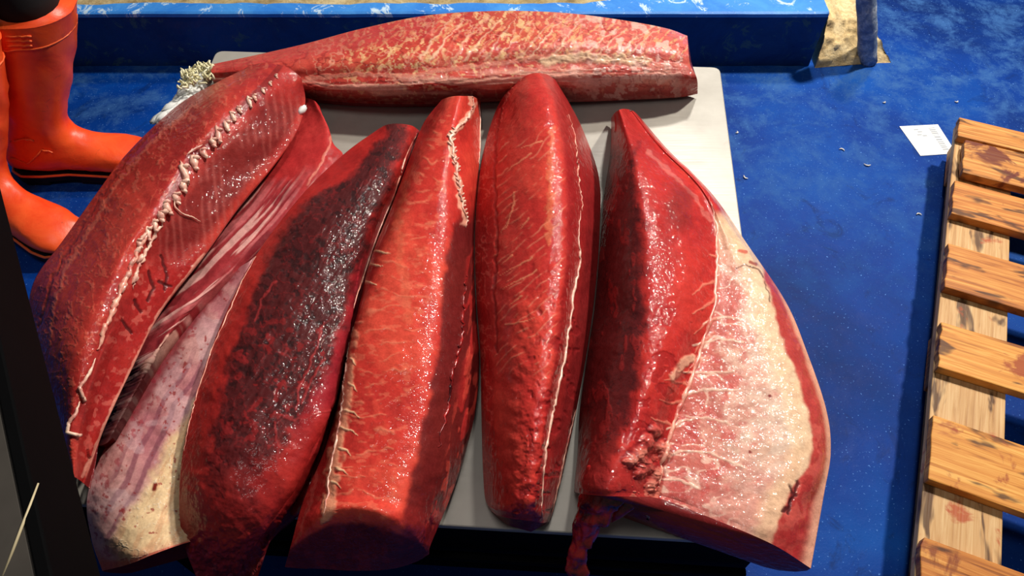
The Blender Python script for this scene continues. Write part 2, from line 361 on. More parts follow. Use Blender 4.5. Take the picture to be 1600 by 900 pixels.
# ------------------------------------------------------------------ tuna loins
LG = 'raw tuna loins laid out on the steel table'
class Loin:
    def __init__(s, label, rows, z, nu, nv, baseL=0.003, baseR=0.003, tuck=0.012, scale_rows=None, belly=False, name='tuna_loin'):
        R = len(rows); K = len(rows[0]); C = np.zeros((R, K, 3))
        for i, r in enumerate(rows):
            sr = 1.0 if scale_rows is None else scale_rows[i]
            for k, p in enumerate(r):
                zz = p[2] if len(p) > 2 else z[k]*sr
                C[i, k] = at(p[0], p[1], T+zz)
        s.K = K; s.R = R
        uu = np.linspace(0, R-1, nu); vv = np.linspace(0, K-1, nv)
        def W(t, n):
            M = np.zeros((len(t), n)); i = np.clip(np.floor(t).astype(int), 0, n-2); f = t-i
            w = np.stack([-0.5*f+f*f-0.5*f**3, 1-2.5*f*f+1.5*f**3, 0.5*f+2*f*f-1.5*f**3, -0.5*f*f+0.5*f**3], 1)
            for a in range(len(t)):
                for q in range(4):
                    j = i[a]+q-1
                    if j < 0: M[a, 0] += 2*w[a, q]; M[a, 1] -= w[a, q]
                    elif j > n-1: M[a, n-1] += 2*w[a, q]; M[a, n-2] -= w[a, q]
                    else: M[a, j] += w[a, q]
            return M
        WU = W(uu, R); WV = W(vv, K)
        s.P = np.einsum('ar,bk,rkc->abc', WU, WV, C)
        s.V, s.U = np.meshgrid(vv, uu)
        s.px, s.py = proj(s.P)
        du = np.gradient(s.P, axis=0); dv = np.gradient(s.P, axis=1)
        n = np.cross(du, dv); ln = np.linalg.norm(n, axis=2, keepdims=True)+1e-12; n = n/ln
        n = np.where(n[..., 2:3] < 0, -n, n); s.N = n
        s.edge = np.minimum(np.minimum(s.V, K-1-s.V)*3, 1)*np.minimum(np.minimum(s.U, R-1-s.U)*3, 1)
        s.D = np.zeros(s.px.shape); s.C = np.zeros(s.px.shape+(3,)); s.nu, s.nv = nu, nv
        s.base = (baseL, baseR); s.tuck = tuck
        c = s.P.mean(axis=(0, 1)); s.e = empty(name, (c[0], c[1], T), label, 'fish loin', LG)
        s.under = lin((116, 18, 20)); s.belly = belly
    def paint(s, mask, col, amt=1.0):
        mk = np.clip(mask*amt, 0, 1)[..., None]; s.C = s.C*(1-mk)+lin(col)*mk
    def stroke(s, pts, wd, col, amt=1.0, wob=1.5, emb=0.0, taper=False, seed=0):
        jx = (fbm(s.px/9, s.py/9, 31+seed, 2)-0.5)*2*wob; jy = (fbm(s.px/9, s.py/9, 57+seed, 2)-0.5)*2*wob
        d, al = pdist(s.px+jx, s.py+jy, pts); ww = wd*(1-0.75*al) if taper else wd
        mk = 1-sst(ww*0.35, ww, d); s.paint(mk, col, amt); s.D += mk*emb*0.5; return mk
    def build(s, mat):
        P = s.P+s.N*(s.D*s.edge)[..., None]
        s.S = P
        nu, nv = s.nu, s.nv
        cen = P[:, nv//2, :]; cols = []
        def side(j, base):
            e = P[:, j]; dr = cen-e; dr[:, 2] = 0; L = np.linalg.norm(dr, axis=1, keepdims=True)+1e-9; dr = dr/L
            zb = np.minimum(T+base, e[:, 2]-0.004)
            out = []
            for f, k in ((0.25, 0.05), (0.6, 0.5), (0.9, 1.3), (1.0, 2.2)):
                q = e+dr*np.minimum(s.tuck, L*0.3)*k; q[:, 2] = e[:, 2]*(1-f)+zb*f; out.append(q)
            return out
        Ls = side(0, s.base[0]); Rs = side(nv-1, s.base[1])
        A = np.concatenate([np.stack(Ls[::-1], 1), P, np.stack(Rs, 1)], 1)
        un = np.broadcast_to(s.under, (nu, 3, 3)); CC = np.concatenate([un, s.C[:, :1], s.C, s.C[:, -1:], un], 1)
        Wd = A.shape[1]; idx = np.arange(nu*Wd).reshape(nu, Wd)
        nx = np.roll(idx, -1, axis=1)
        q = np.stack([idx[:-1], nx[:-1], nx[1:], idx[1:]], -1).reshape(-1, 4)
        nb = nu*Wd
        c0 = A[0].mean(0); c1 = A[-1].mean(0)
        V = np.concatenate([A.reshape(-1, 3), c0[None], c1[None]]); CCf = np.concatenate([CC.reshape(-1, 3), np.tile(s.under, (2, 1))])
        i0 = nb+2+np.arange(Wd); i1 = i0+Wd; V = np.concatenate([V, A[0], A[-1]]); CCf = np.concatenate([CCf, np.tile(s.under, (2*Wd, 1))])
        t0 = np.stack([np.full(Wd, nb), np.roll(i0, -1), i0], -1); t1 = np.stack([np.full(Wd, nb+1), i1, np.roll(i1, -1)], -1)
        off = np.array(s.e.location); V = V-off
        me = bpy.data.meshes.new('flesh'); nq, nt = len(q), 2*Wd
        me.vertices.add(len(V)); me.vertices.foreach_set('co', V.astype(np.float32).ravel())
        loops = np.concatenate([q.ravel(), t0.ravel(), t1.ravel()]); me.loops.add(len(loops)); me.loops.foreach_set('vertex_index', loops.astype(np.int32))
        st = np.concatenate([np.arange(nq)*4, nq*4+np.arange(nt)*3]); me.polygons.add(nq+nt)
        me.polygons.foreach_set('loop_start', st.astype(np.int32))
        me.polygons.foreach_set('use_smooth', np.ones(nq+nt, bool)); me.update(calc_edges=True); me.validate()
        ca = me.color_attributes.new('Col', 'FLOAT_COLOR', 'POINT'); rgba = np.ones((len(V), 4), np.float32); rgba[:, :3] = np.clip(CCf*0.92+0.007, 0, 1)
        ca.data.foreach_set('color', rgba.ravel())
        bm = bmesh.new(); bm.from_mesh(me); bmesh.ops.recalc_face_normals(bm, faces=bm.faces); bm.to_mesh(me); bm.free()
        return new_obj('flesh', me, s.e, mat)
    def surf(s, x, y, lift=0.0):
        d = (s.px-x)**2+(s.py-y)**2; k = np.unravel_index(np.argmin(d), d.shape); return s.S[k]+s.N[k]*lift
    def line(s, name, pts, r, mat, lift=0.0, n=30, jit=0.0, wob=0.0, label=None):
        P = []; m = MB(); tot = len(pts)-1; R = []
        for i in range(n+1):
            t = i/n*tot; k = min(int(t), tot-1); f = t-k; x = pts[k][0]*(1-f)+pts[k+1][0]*f; y = pts[k][1]*(1-f)+pts[k+1][1]*f
            P.append(s.surf(x+random.uniform(-wob, wob), y+random.uniform(-wob, wob), lift)); e = min(1, 4*min(i, n-i)/n+0.25); R.append(r*e*(1+random.uniform(-jit, jit)))
        m.tube(P, R, 6); return m.build(name, mat, s.e, True, label=label)

def base_flesh(o, c1=(176, 34, 32), c2=(208, 56, 46), c3=(140, 20, 24), sc=60, seed=0):
    n = fbm(o.px/sc, o.py/sc, seed, 4); f = fbm(o.px/14, o.py/14, seed+8, 3)
    o.C[:] = lin(c1); o.paint(sst(0.45, 0.7, n), c2, 0.8); o.paint(sst(0.55, 0.75, 1-n), c3, 0.5); o.paint(sst(0.58, 0.75, f), c2, 0.4)
    o.D += (n-0.5)*0.006+(f-0.5)*0.0010

def striae(o, x0, ang, period, width, col, amt, mask, emb=0.0, seed=0, curve=0.0):
    # fine muscle lines (pale connective tissue between the muscle segments)
    a, b = rot(o.px+x0, o.py, ang); wv = (fbm(o.px/40, o.py/40, seed, 3)-0.5)*period*1.5+curve*(a/100)**2
    ph = ((b+wv)/period) % 1.0; ln = 1-sst(0, width, np.abs(ph-0.5)*2)
    br = sst(0.4, 0.6, fbm(o.px/16, o.py/16, seed+5, 3)); mk = ln*mask*br; o.paint(mk, col, amt); o.D += mk*emb*0.5
def veins(o, sc, th, col, amt, mask=1.0, seed=0, sx=1.0, sy=1.0, ang=0, emb=0.0):
    a, b = rot(o.px, o.py, ang); r = ridge(a/sc*sx, b/sc*sy, seed, 4); mk = sst(th, th+0.03, r)*mask; o.paint(mk, col, amt); o.D += mk*emb*0.5
def flecks(o, sc, th, col, amt, mask=1.0, seed=0, sx=1.0, sy=1.0, ang=0, emb=0.0):
    a, b = rot(o.px, o.py, ang); r = fbm(a/sc*sx, b/sc*sy, seed, 3); mk = sst(th, th+0.06, r)*mask; o.paint(mk, col, amt); o.D += mk*emb*0.5

# ---- far loin lying across the back of the table
A = Loin('long raw tuna loin lying crosswise along the back edge of the table', [
    [(328,101),(329,106),(330,112),(331,120),(333,128),(336,136)],
    [(395,87),(395,97),(395,108),(395,118),(395,130),(395,142)],
    [(478,68),(480,84),(482,102),(483,120),(485,140),(487,153)],
    [(568,44),(570,66),(572,92),(573,117),(575,142),(577,159)],
    [(668,24),(670,50),(672,80),(673,110),(675,138),(677,160)],
    [(778,17),(780,42),(782,72),(783,100),(785,130),(787,156)],
    [(880,20),(882,42),(884,68),(886,95),(886,125),(888,158)],
    [(970,31),(972,50),(974,72),(976,96),(977,122),(979,155)],
    [(1040,44),(1044,60),(1048,78),(1052,100),(1056,122),(1060,151)],
    [(1074,56),(1075,70),(1076,85),(1079,102),(1089,123),(1090,146)]],
    [0.07, 0.10, 0.113, 0.098, 0.078, 0.012], 560, 170, scale_rows=[0.5,0.62,0.75,0.9,1,1,1,0.95,0.85,0.75])
base_flesh(A, (186, 52, 44), (214, 84, 68), (160, 28, 26), 50, 3)
fr = (A.V-0)/5
up = (1-sst(2.6, 3.0, A.V))
A.paint(sst(700, 1000, A.px)*0.7, (222, 112, 100))
A.paint(sst(0.35, 0.62, fbm(A.px/70, A.py/35, 5, 3))*up*sst(480, 640, A.px)*(1-sst(820, 900, A.px)), (206, 100, 66), 0.4)
flecks(A, 7, 0.60, (232, 176, 122), 0.7, up*sst(480, 620, A.px), 11, 0.7, 1.8, -45, 0.0006)
flecks(A, 6, 0.63, (244, 206, 150), 0.7, sst(480, 600, A.px)*(1-sst(780, 960, A.px)), 13, 1, 1, 20)
veins(A, 34, 0.955, (140, 22, 24), 0.7, 1.0, 17, 1, 1.2, 0, -0.0008)
veins(A, 24, 0.95, (236, 168, 140), 0.6, sst(430, 520, A.px), 19)
for k, x in enumerate(range(640, 1010, 17)):
    t = random.uniform(0.7, 1); A.stroke([(x, 96-random.uniform(0, 8)), (x+28*t, 62), (x+62*t, 30+(x > 900)*14)], 3.4, (244, 200, 168) if k % 3 else (226, 120, 100), 0.75*up*random.uniform(0.4, 1), 4, 0.0016, True, k)
A.stroke([(480,122),(560,116),(640,120),(700,108),(780,100),(860,88),(900,94),(960,97),(1076,104)], 5, (232, 150, 128), 0.6, 3, 0.0015)
A.stroke([(850,96),(900,88),(960,92),(1010,96)], 9, (250, 216, 176), 0.8, 5, 0.003)
A.stroke([(480,134),(600,128),(700,130),(800,118),(900,112),(1000,112),(1078,112)], 3, (130, 20, 22), 0.45, 3, -0.0015)
A.paint(sst(0.45, 0.6, fbm(A.px/60, A.py/9, 23, 3))*sst(3.1, 3.5, A.V)*(1-sst(4.2, 4.7, A.V)), (240, 176, 156), 0.7)
A.stroke([(900,128),(980,124),(1060,120)], 9, (246, 206, 190), 0.7, 6, 0.001)
A.stroke([(487,152),(577,157),(677,158),(787,155),(888,157),(979,154),(1060,149),(1088,146)], 3, (232, 170, 150), 0.6, 4)
A.paint(sst(4.4, 4.8, A.V)*(1-sst(1000, 1100, A.px)*0.3), (150, 24, 30), 0.6)
flecks(A, 10, 0.55, (246, 206, 192), 0.6, sst(840, 960, A.px), 27, 1, 1, 0, 0.0008)  # white shimmer at the right end, painted in as pale flecks
veins(A, 16, 0.94, (170, 50, 60), 0.5, sst(880, 960, A.px), 29)
A.paint(sst(1040, 1075, A.px)*sst(90, 110, A.py), (176, 26, 30), 0.7)
A.paint((1-sst(1.0, 1.6, A.V))*(1-sst(600, 800, A.px)), (196, 60, 60), 0.6)
A.build(M_flesh)

# ---- loin tucked under the big left one, striped membrane towards the viewer
Cc = Loin('raw tuna loin with streaky pink membrane, tucked between the bony loin and the dark one', [
    [(450,160),(470,154),(482,154),(492,158),(499,166)],
    [(415,215),(455,203),(490,200),(510,205),(520,222)],
    [(365,280),(405,270),(450,262),(490,264),(534,252)],
    [(305,350),(345,350),(392,345),(430,345),(470,340)],
    [(258,425),(292,428),(325,424),(350,418),(378,416)],
    [(218,495),(245,494),(272,490),(292,480),(312,474)],
    [(196,560),(212,563),(232,556),(246,546),(258,536)],
    [(176,604),(192,608),(205,605),(217,598),(228,586)],
    [(138,688),(148,694),(158,696),(167,692),(176,684)]],
    [0.012, 0.03, 0.046, 0.055, 0.045], 420, 130, tuck=0.006)
base_flesh(Cc, (178, 38, 40), (200, 56, 54), (146, 24, 30), 50, 41)
mem = sst(2.1, 2.9, Cc.U+0.5*Cc.V/4*0.6+(fbm(Cc.px/30, Cc.py/30, 2)-0.5)*0.6)
Cc.paint(mem, (150, 48, 56), 0.75)
a, b = rot(Cc.px, Cc.py, -47)
for sc, th, cl, am, sd in ((9, 0.50, (206, 110, 112), 0.8, 61), (6, 0.56, (232, 176, 168), 0.85, 63), (15, 0.58, (120, 22, 34), 0.7, 65)):
    r = fbm(a/110, (b+0.0006*a*a)/sc, sd, 3); Cc.paint(sst(th, th+0.1, r)*mem, cl, am); Cc.D += sst(th, th+0.1, r)*mem*0.0012
Cc.stroke([(535,300),(470,345),(420,388),(370,440),(320,480),(262,530),(225,580)], 6, (240, 190, 172), 0.9, 4, 0.003)
Cc.stroke([(500,165),(522,205),(505,250),(480,288)], 2.5, (226, 140, 120), 0.6, 3, 0.001)
Cc.paint(sst(5.4, 6.9, Cc.U), (40, 14, 15), 0.85)  # dark skin tail, painted near black to fill the shaded gap
Cc.build(M_belly)

# ---- pale belly loin at the near left corner
E = Loin('raw tuna belly loin with pale pink and cream lining, low at the near left corner', [
    [(362,426),(378,415),(390,408),(400,400),(415,395)],
    [(312,482),(333,485),(360,480),(385,465),(405,455)],
    [(256,562),(282,566),(320,560),(350,550),(378,540)],
    [(208,632),(240,642),(285,640),(320,635),(352,625)],
    [(162,704),(198,716),(245,725),(285,725),(332,720)],
    [(136,776),(170,800),(220,810),(270,810),(318,800)],
    [(143,842),(180,860),(225,857),(280,845),(328,835)],
    [(160,892),(200,882),(240,866),(285,850),(330,838)]],
    [0.022, 0.052, 0.065, 0.058, 0.03], 420, 160)
base_flesh(E, (206, 140, 142), (222, 172, 166), (186, 108, 120), 60, 71)
g = np.interp(E.py, [400, 500, 600, 680, 760, 850], [420, 370, 320, 270, 225, 175])
cream = sst(-8, 14, E.px-g+(fbm(E.px/18, E.py/18, 73)-0.5)*26)*sst(480, 620, E.py)
a, b = rot(E.px, E.py, -62)
E.paint((sst(0.5, 0.8, 0.5+0.5*np.sin(b/3.0+6*fbm(E.px/70, E.py/70, 75)))*sst(520, 600, E.py)*(1-cream)*sst(0.6, 1.0, E.V)), (146, 82, 98), 0.75)
flecks(E, 30, 0.5, (226, 196, 200), 0.35, (1-cream), 77)
E.paint(cream, (240, 208, 160), 0.95)
E.paint(sst(0.5, 0.66, fbm(a/40, b/7, 79))*cream, (222, 166, 122), 0.6)
E.paint((1-sst(0.25, 0.8, E.V+(fbm(E.px/14, E.py/14, 81)-0.5)*0.5))*(1-sst(640, 740, E.py)), (150, 28, 46), 0.85)
flecks(E, 8, 0.64, (170, 40, 60), 0.6, 1-sst(0.7, 1.2, E.V), 83)
flecks(E, 7, 0.74, (160, 40, 40), 0.8, 1.0, 85)
E.stroke([(243,758),(241,766)], 5, (120, 30, 16), 1, 2)
E.paint(sst(6.55, 6.8, E.U), (214, 66, 60), 0.8); E.paint(sst(5.6, 6.7, E.U), (222, 120, 100), 0.4)
veins(E, 16, 0.96, (250, 236, 210), 0.5, cream, 87, emb=0.0008)
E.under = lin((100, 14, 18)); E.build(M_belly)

# ---- big left loin with the row of vertebra stubs
B = Loin('largest raw tuna loin, far left, with a row of pale vertebra stubs along it', [
    [(388,104,.10),(400,100,.105),(416,98,.11),(440,102,.112),(460,112,.105),(471,122,.095)],
    [(296,152,.05),(322,148),(362,142),(405,145),(448,160),(477,160)],
    [(246,192),(272,195),(312,203),(350,200),(412,215),(463,206)],
    [(193,246),(222,254),(265,262),(302,252),(352,278),(427,258)],
    [(148,306),(178,320),(220,333),(260,323),(302,350),(373,322)],
    [(98,376),(134,395),(176,408),(213,388),(252,412),(323,392)],
    [(52,442),(90,472),(135,485),(178,473),(207,492),(253,482)],
    [(44,522),(75,562),(114,575),(150,558),(171,572),(201,586)],
    [(62,625),(86,652),(106,656),(126,645),(143,652),(161,672)],
    [(96,720),(106,737),(113,744),(118,746),(124,750),(129,753)]],
    [0.03, 0.105, 0.145, 0.14, 0.10, 0.068], 620, 230, baseR=0.056, scale_rows=[0.8,0.95,1,1,1,1,0.98,0.9,0.8,0.6])
base_flesh(B, (172, 42, 38), (200, 62, 50), (142, 22, 26), 70, 91)
veins(B, 22, 0.965, (222, 104, 80), 0.45, 1-sst(2.6, 3.0, B.V), 93, emb=0.0009)
flecks(B, 8, 0.66, (220, 112, 90), 0.4, 1-sst(2.7, 3.0, B.V), 95, emb=0.0008)
B.stroke([(300,165),(235,225),(180,290),(140,360),(104,420),(82,480),(78,540)], 4, (226, 120, 96), 0.5, 6, 0.0012)
B.stroke([(262,182),(205,240),(160,302),(118,372),(80,440),(60,510)], 3, (110, 14, 18), 0.5, 4, -0.003)
rb = sst(3.1, 3.5, B.V)*(1-sst(5, 5.6, B.U)); dkz = sst(3.1, 3.6, B.V)*(1-sst(4.5, 4.9, B.V))
B.paint(dkz*(1-sst(4.2, 5.2, B.U))*sst(0.6, 1.4, B.U), (112, 24, 24), 0.8)
B.paint(rb*(0.5+0.5*np.cos((B.px-0.1*B.py)/1.9+5*fbm(B.px/60, B.py/60, 99)))**2*sst(0.5, 1.2, B.U)*sst(0.35, 0.6, fbm(B.px/20, B.py/30, 98)), (190, 92, 84), 0.4)
B.paint(sst(3.2, 3.6, B.V)*sst(4.8, 5.4, B.U), (172, 22, 24), 0.6)
flecks(B, 10, 0.6, (214, 104, 92), 0.55, sst(3.1, 3.5, B.V)*sst(4.8, 5.4, B.U), 97)
B.paint(sst(0.4, 0.6, 1-np.abs(B.V-2.95)/0.35)*(1-sst(4, 5, B.U)), (96, 14, 18), 0.5)
for (p) in ([(252,400),(262,430),(258,452)], [(232,425),(240,450),(232,470)], [(210,470),(222,488)], [(248,440),(268,448)], [(190,500),(205,520)]):
    B.stroke(p, 3.5, (84, 8, 14), 0.9, 2, -0.003)
B.stroke([(318,398),(251,484),(200,586),(160,672),(130,745)], 3.5, (236, 160, 140), 0.8, 2, 0.001)
B.paint(1-sst(0.1, 0.7, B.V), (150, 30, 30), 0.4)
B.build(M_flesh)
bl = [(437,115),(406,147),(375,169),(340,213),(308,246),(288,272),(282,300),(260,325),(240,350),(215,385),(195,438),(165,508),(150,555),(132,596)]
cum = [0]
for k in range(1, len(bl)): cum.append(cum[-1]+math.hypot(bl[k][0]-bl[k-1][0], bl[k][1]-bl[k-1][1]))
def onbl(s): x = np.interp(s, cum, [p[0] for p in bl]); y = np.interp(s, cum, [p[1] for p in bl]); return x, y
m = MB(); s = 6
while s < cum[9]:
    x, y = onbl(s); big = 0.5+0.7*min(1, s/190)
    if s > cum[8]: big *= 0.7
    p0 = B.surf(x+random.uniform(-2, 2), y, 0.001); ang = math.radians(118+random.uniform(-14, 14)); L = 0.011*big*random.uniform(0.6, 1.3)
    ax = np.array([math.cos(ang), math.sin(ang), 0.35])
    m.blob(p0, (L*random.uniform(0.8, 1.25), 0.0050*big, 0.0046*big), ax, 0.3)
    m.blob(p0+ax*L*0.6+np.array([0.004*big, 0, 0.001]), (0.005*big, 0.0030*big, 0.0035*big), (1, 0.3, 0.2), 0.25)
    m.blob(p0-ax*L*0.8, (0.005*big, 0.003*big, 0.003*big), (1, -0.6, 0), 0.25)
    s += random.uniform(10, 17)+4*big
m.build('vertebra_stubs', M_bone, B.e, True, label='row of pale knobbly vertebra stubs')
B.line('sinew', [(240,350),(222,378),(200,425),(182,470),(165,508),(152,548)], 0.0034, M_sinew, 0.001, 46, 0.5, 2.0)
B.line('sinew', [(256,345),(232,385),(214,418),(206,450)], 0.0026, M_bone, 0.001, 30, 0.5, 2.0)
m = MB()
for (x, y) in ((222,372),(213,392),(204,412),(216,405),(197,432),(190,452),(208,436)):
    m.blob(B.surf(x, y, 0.002), (0.008, 0.0035, 0.003), (0.4, 1, 0.2), 0.3)
m.build('bone_scraps', M_bone, B.e, True)
B.line('nerve_cord', [(147,560),(137,585),(124,606),(128,620),(133,627),(130,636)], 0.0022, M_bone, 0.003, 40, 0.1, 0.3)
B.line('nerve_cord', [(124,628),(118,645),(109,662),(108,675),(118,681),(127,680),(132,673)], 0.0024, M_bone, 0.003, 40, 0.1, 0.3)
B.line('loose_bone_splinter', [(271,312),(272,325),(284,335),(298,340),(311,347)], 0.0012, M_bone, 0.003, 24, 0.1, 0.2)
B.line('loose_bone_splinter', [(292,244),(300,236),(314,228)], 0.0014, M_bone, 0.006, 12, 0.1, 0.2)

# ---- dark red loin, third from the left
D = Loin('loin with a wide blackish red blood line, ragged end hanging over the front edge', [
    [(592,201),(604,195),(618,193),(632,194),(645,197),(655,204)],
    [(543,236),(575,238),(600,235),(622,234),(637,232),(647,230)],
    [(485,290),(520,290),(560,290),(595,290),(613,290),(626,285)],
    [(437,347),(465,345),(510,350),(555,352),(583,350),(600,341)],
    [(398,402),(424,420),(468,430),(525,430),(558,425),(572,418)],
    [(364,465),(388,485),(437,500),(500,505),(545,498),(556,488)],
    [(330,545),(357,570),(412,585),(475,590),(525,580),(541,553)],
    [(304,625),(338,650),(390,665),(450,670),(510,650),(527,622)],
    [(285,710),(325,730),(370,745),(430,745),(480,725),(502,698)],
    [(280,790),(315,805),(360,815),(405,815),(445,795),(470,772)],
    [(288,852),(318,868),(350,875),(385,870),(412,850),(432,822)],
    [(312,915),(330,920),(350,922),(370,920),(388,912),(403,900)]],
    [0.085, 0.125, 0.138, 0.13, 0.11, 0.048], 620, 200, baseL=0.074, scale_rows=[0.6,0.8,0.95,1,1,1,1,1,0.95,0.8,0.4,-0.3], tuck=0.006)
base_flesh(D, (176, 30, 28), (196, 44, 36), (130, 16, 22), 50, 111)
ed = (fbm(D.px/16, D.py/16, 113, 4)-0.5)
# boundary of the blood line
bx = np.interp(D.py, [215, 240, 275, 310, 350, 420, 500, 580, 625, 700, 760, 800], [598, 572, 545, 482, 440, 405, 375, 350, 340, 325, 322, 330])
rx = np.interp(D.py, [215, 300, 400, 500, 580, 640, 700, 760], [640, 612, 575, 545, 515, 480, 440, 400])
dm = sst(-4, 12, D.px-bx+ed*26)*(1-sst(-20, 12, D.px-rx+ed*40))*(1-sst(690, 830, D.py+ed*120)*0.75)
D.paint(dm, (66, 14, 18), 0.95)
veins(D, 15, 0.93, (120, 22, 26), 0.6, dm, 115, emb=0.0006)
flecks(D, 8, 0.6, (30, 5, 9), 0.7, dm, 117, emb=-0.0008)
flecks(D, 12, 0.62, (158, 30, 32), 0.6, dm*sst(430, 560, D.py), 119)
a, b = rot(D.px, D.py, -55); D.D += (fbm(a/26, b/7, 121, 3)-0.5)*0.003*dm
mg = sst(-16, 4, D.px-rx+ed*20)*sst(330, 440, D.py)*(1-sst(600, 700, D.py)); D.paint(mg, (146, 20, 44), 0.7)
D.paint(sst(4.3, 4.9, D.V)*(1-sst(3, 5, D.U)), (196, 60, 66), 0.7)
D.paint((1-sst(0.5, 0.9, D.V))*sst(2, 4, D.U), (198, 44, 34), 0.5)
D.paint(sst(8.2, 10, D.U), (150, 22, 28), 0.5)
flecks(D, 14, 0.6, (90, 10, 18), 0.7, sst(8, 9.5, D.U), 123)
flecks(D, 9, 0.62, (216, 92, 92), 0.7, sst(9.6, 10.6, D.U), 125, emb=0.002)
for p in ([(505,505),(498,540),(470,600),(462,640)], [(440,650),(470,655),(520,640)], [(428,660),(436,700),(432,740)], [(505,560),(470,630)], [(400,500),(410,470),(430,440)]):
    D.stroke(p, 2.5, (176, 50, 52), 0.6, 4, 0.001)
D.D += (fbm(D.px/12, D.py/12, 127, 3)-0.5)*0.008*sst(8.5, 10, D.U)
D.paint(sst(5.5, 9, D.U), (112, 16, 22), 0.4)
D.build(M_dark)
D.line('membrane_edge', [(651,208),(632,250),(622,285),(604,336),(590,372),(575,410),(560,450),(552,486)], 0.0018, M_sinew, 0.0, 50, 0.3, 0.6, 'pale membrane along the right edge')
D.line('membrane_edge', [(400,400),(378,440),(352,500),(330,548),(306,622),(296,660),(287,705)], 0.0010, M_sinew, 0.0, 50, 0.3, 0.6)
m = MB(); fl = [(498,742,0.03),(480,760,0.035),(470,782,0.03),(462,797,0.02),(450,799,0.01)]
m.tube([at(x, y, T+z) for x, y, z in fl], [0.004, 0.012, 0.014, 0.010, 0.003], 10, 0.6); m.build('torn_flap', M_blood, D.e, True)

# ---- middle loin with the rib-bone edge
F = Loin('bright red loin with pale bone edge at left and a squared dark near end', [
    [(690,156),(700,152),(712,150),(725,150),(740,151),(751,158)],
    [(662,192),(680,192),(698,195),(715,200),(735,203),(750,205)],
    [(641,245),(657,250),(682,255),(705,258),(733,258),(749,255)],
    [(611,325),(627,335),(660,340),(702,345),(730,342),(742,335)],
    [(581,400),(593,415),(638,425),(690,425),(722,425),(741,420)],
    [(561,475),(571,490),(625,500),(684,500),(722,505),(745,500)],
    [(544,546),(553,560),(610,570),(676,570),(717,575),(749,562)],
    [(530,620),(539,640),(596,645),(662,645),(704,650),(743,640)],
    [(508,700),(524,715),(583,715),(646,722),(692,727),(726,710)],
    [(474,782),(510,772),(568,772),(628,782),(673,792),(703,778)],
    [(455,850),(506,815),(560,806),(612,820),(652,840),(674,848)],
    [(445,886,.008),(500,889,.004),(558,892,.004),(612,889,.004),(650,878,.004),(670,866,.008)]],
    [0.062, 0.12, 0.135, 0.13, 0.085, 0.02], 600, 200)
base_flesh(F, (206, 52, 42), (226, 78, 58), (176, 34, 32), 70, 141)
striae(F, 0, 4, 24, 0.22, (238, 140, 106), 0.5, (1-sst(2.4, 2.9, F.V))*sst(0.9, 1.3, F.V), 0.001, 143, 0.6)
flecks(F, 12, 0.63, (238, 126, 96), 0.35, (1-sst(2.6, 3, F.V)), 145, 0.7, 1.6)
bx = np.interp(F.py, [320, 350, 420, 500, 560, 640, 720, 800], [722, 708, 692, 686, 680, 664, 648, 628])
dk = sst(-3, 8, F.px-bx+(fbm(F.px/20, F.py/20, 147)-0.5)*14)*sst(310, 360, F.py)
F.paint(dk, (92, 14, 18), 0.9)
a, b = rot(F.px, F.py, 72 if False else -80)
flecks(F, 22, 0.55, (186, 40, 38), 0.8, dk*sst(4.0, 4.4, F.V+(F.U-5)*0.02), 149, 0.45, 2.2, 100, 0.0015)
flecks(F, 12, 0.6, (206, 70, 56), 0.7, dk*sst(430, 560, F.py)*sst(3.9, 4.3, F.V), 151, 0.4, 2, 100, 0.001)
F.paint(sst(8.6, 10, F.U)*dk, (170, 30, 32), 0.5)
F.paint((1-sst(0.5, 0.95, F.V)), (186, 36, 38), 0.7)
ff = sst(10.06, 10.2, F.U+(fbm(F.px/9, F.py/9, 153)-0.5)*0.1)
F.stroke([(640,260),(620,330),(628,420),(640,500)], 8, (232, 112, 80), 0.4, 8)
# bone edge along the left ridge
F.stroke([(552,508),(546,545),(540,590),(536,640),(528,690),(518,745),(510,806)], 13, (236, 160, 124), 0.85, 9, 0.002, seed=3)
for (x, y, l) in ((538, 640, 24), (532, 668, 26), (530, 700, 18), (528, 732, 16), (520, 752, 12), (545, 600, 12), (548, 560, 8), (580, 392, 30), (574, 412, 24), (572, 440, 18)):
    F.stroke([(x, y), (x+l*0.6, y+3), (x+l, y+11 if y > 500 else y+5)], 3.2, (248, 204, 160), 0.9, 2, 0.0018, True)
F.stroke([(738,152),(736,172),(718,198),(703,214),(708,240),(712,262),(716,290),(722,322),(728,348)], 5.5, (244, 176, 150), 0.9, 6, 0.002, seed=5)
F.stroke([(548,500),(530,560),(510,660),(490,760),(462,850)], 3, (214, 90, 80), 0.6, 4)
F.paint(ff, (104, 16, 20), 0.95); flecks(F, 14, 0.6, (146, 34, 34), 0.6, ff, 155)  # dark meat colour that also paints in the shade of the backlit cut end
F.build(M_flesh)
F.line('rib_edge', [(738,152),(737,170),(726,186),(712,202),(704,216),(708,244),(713,266),(717,296),(724,326),(730,356)], 0.0022, M_bone, 0.001, 60, 0.5, 2.0, 'spiky pale bone line')
m = MB()
for k in range(26):
    t = k/25; y = 196+t*150; x = np.interp(y, [196, 216, 266, 346], [716, 704, 712, 728]); a = random.choice([-1, 1])
    m.blob(F.surf(x+a*3, y, 0.001), (0.0055*(1-0.5*t), 0.0016, 0.002), (a*1.0, 0.9, 0.3), 0.2)
m.build('rib_spikes', M_bone, F.e, True)
F.line('bone_edge', [(551,512),(545,548),(539,592),(533,640),(526,690),(514,748),(507,806)], 0.0016, M_bone, 0.0, 60, 0.5, 1.5, 'pale bone strip on the left ridge')
F.line('sinew', [(748,160),(751,190),(750,230),(748,255)], 0.0016, M_bone, 0.0, 20, 0.2, 0.3)
F.line('sinew', [(727,430),(724,470),(722,520),(712,560),(700,620),(684,700)], 0.0020, M_blood, 0.0005, 50, 0.6, 3)

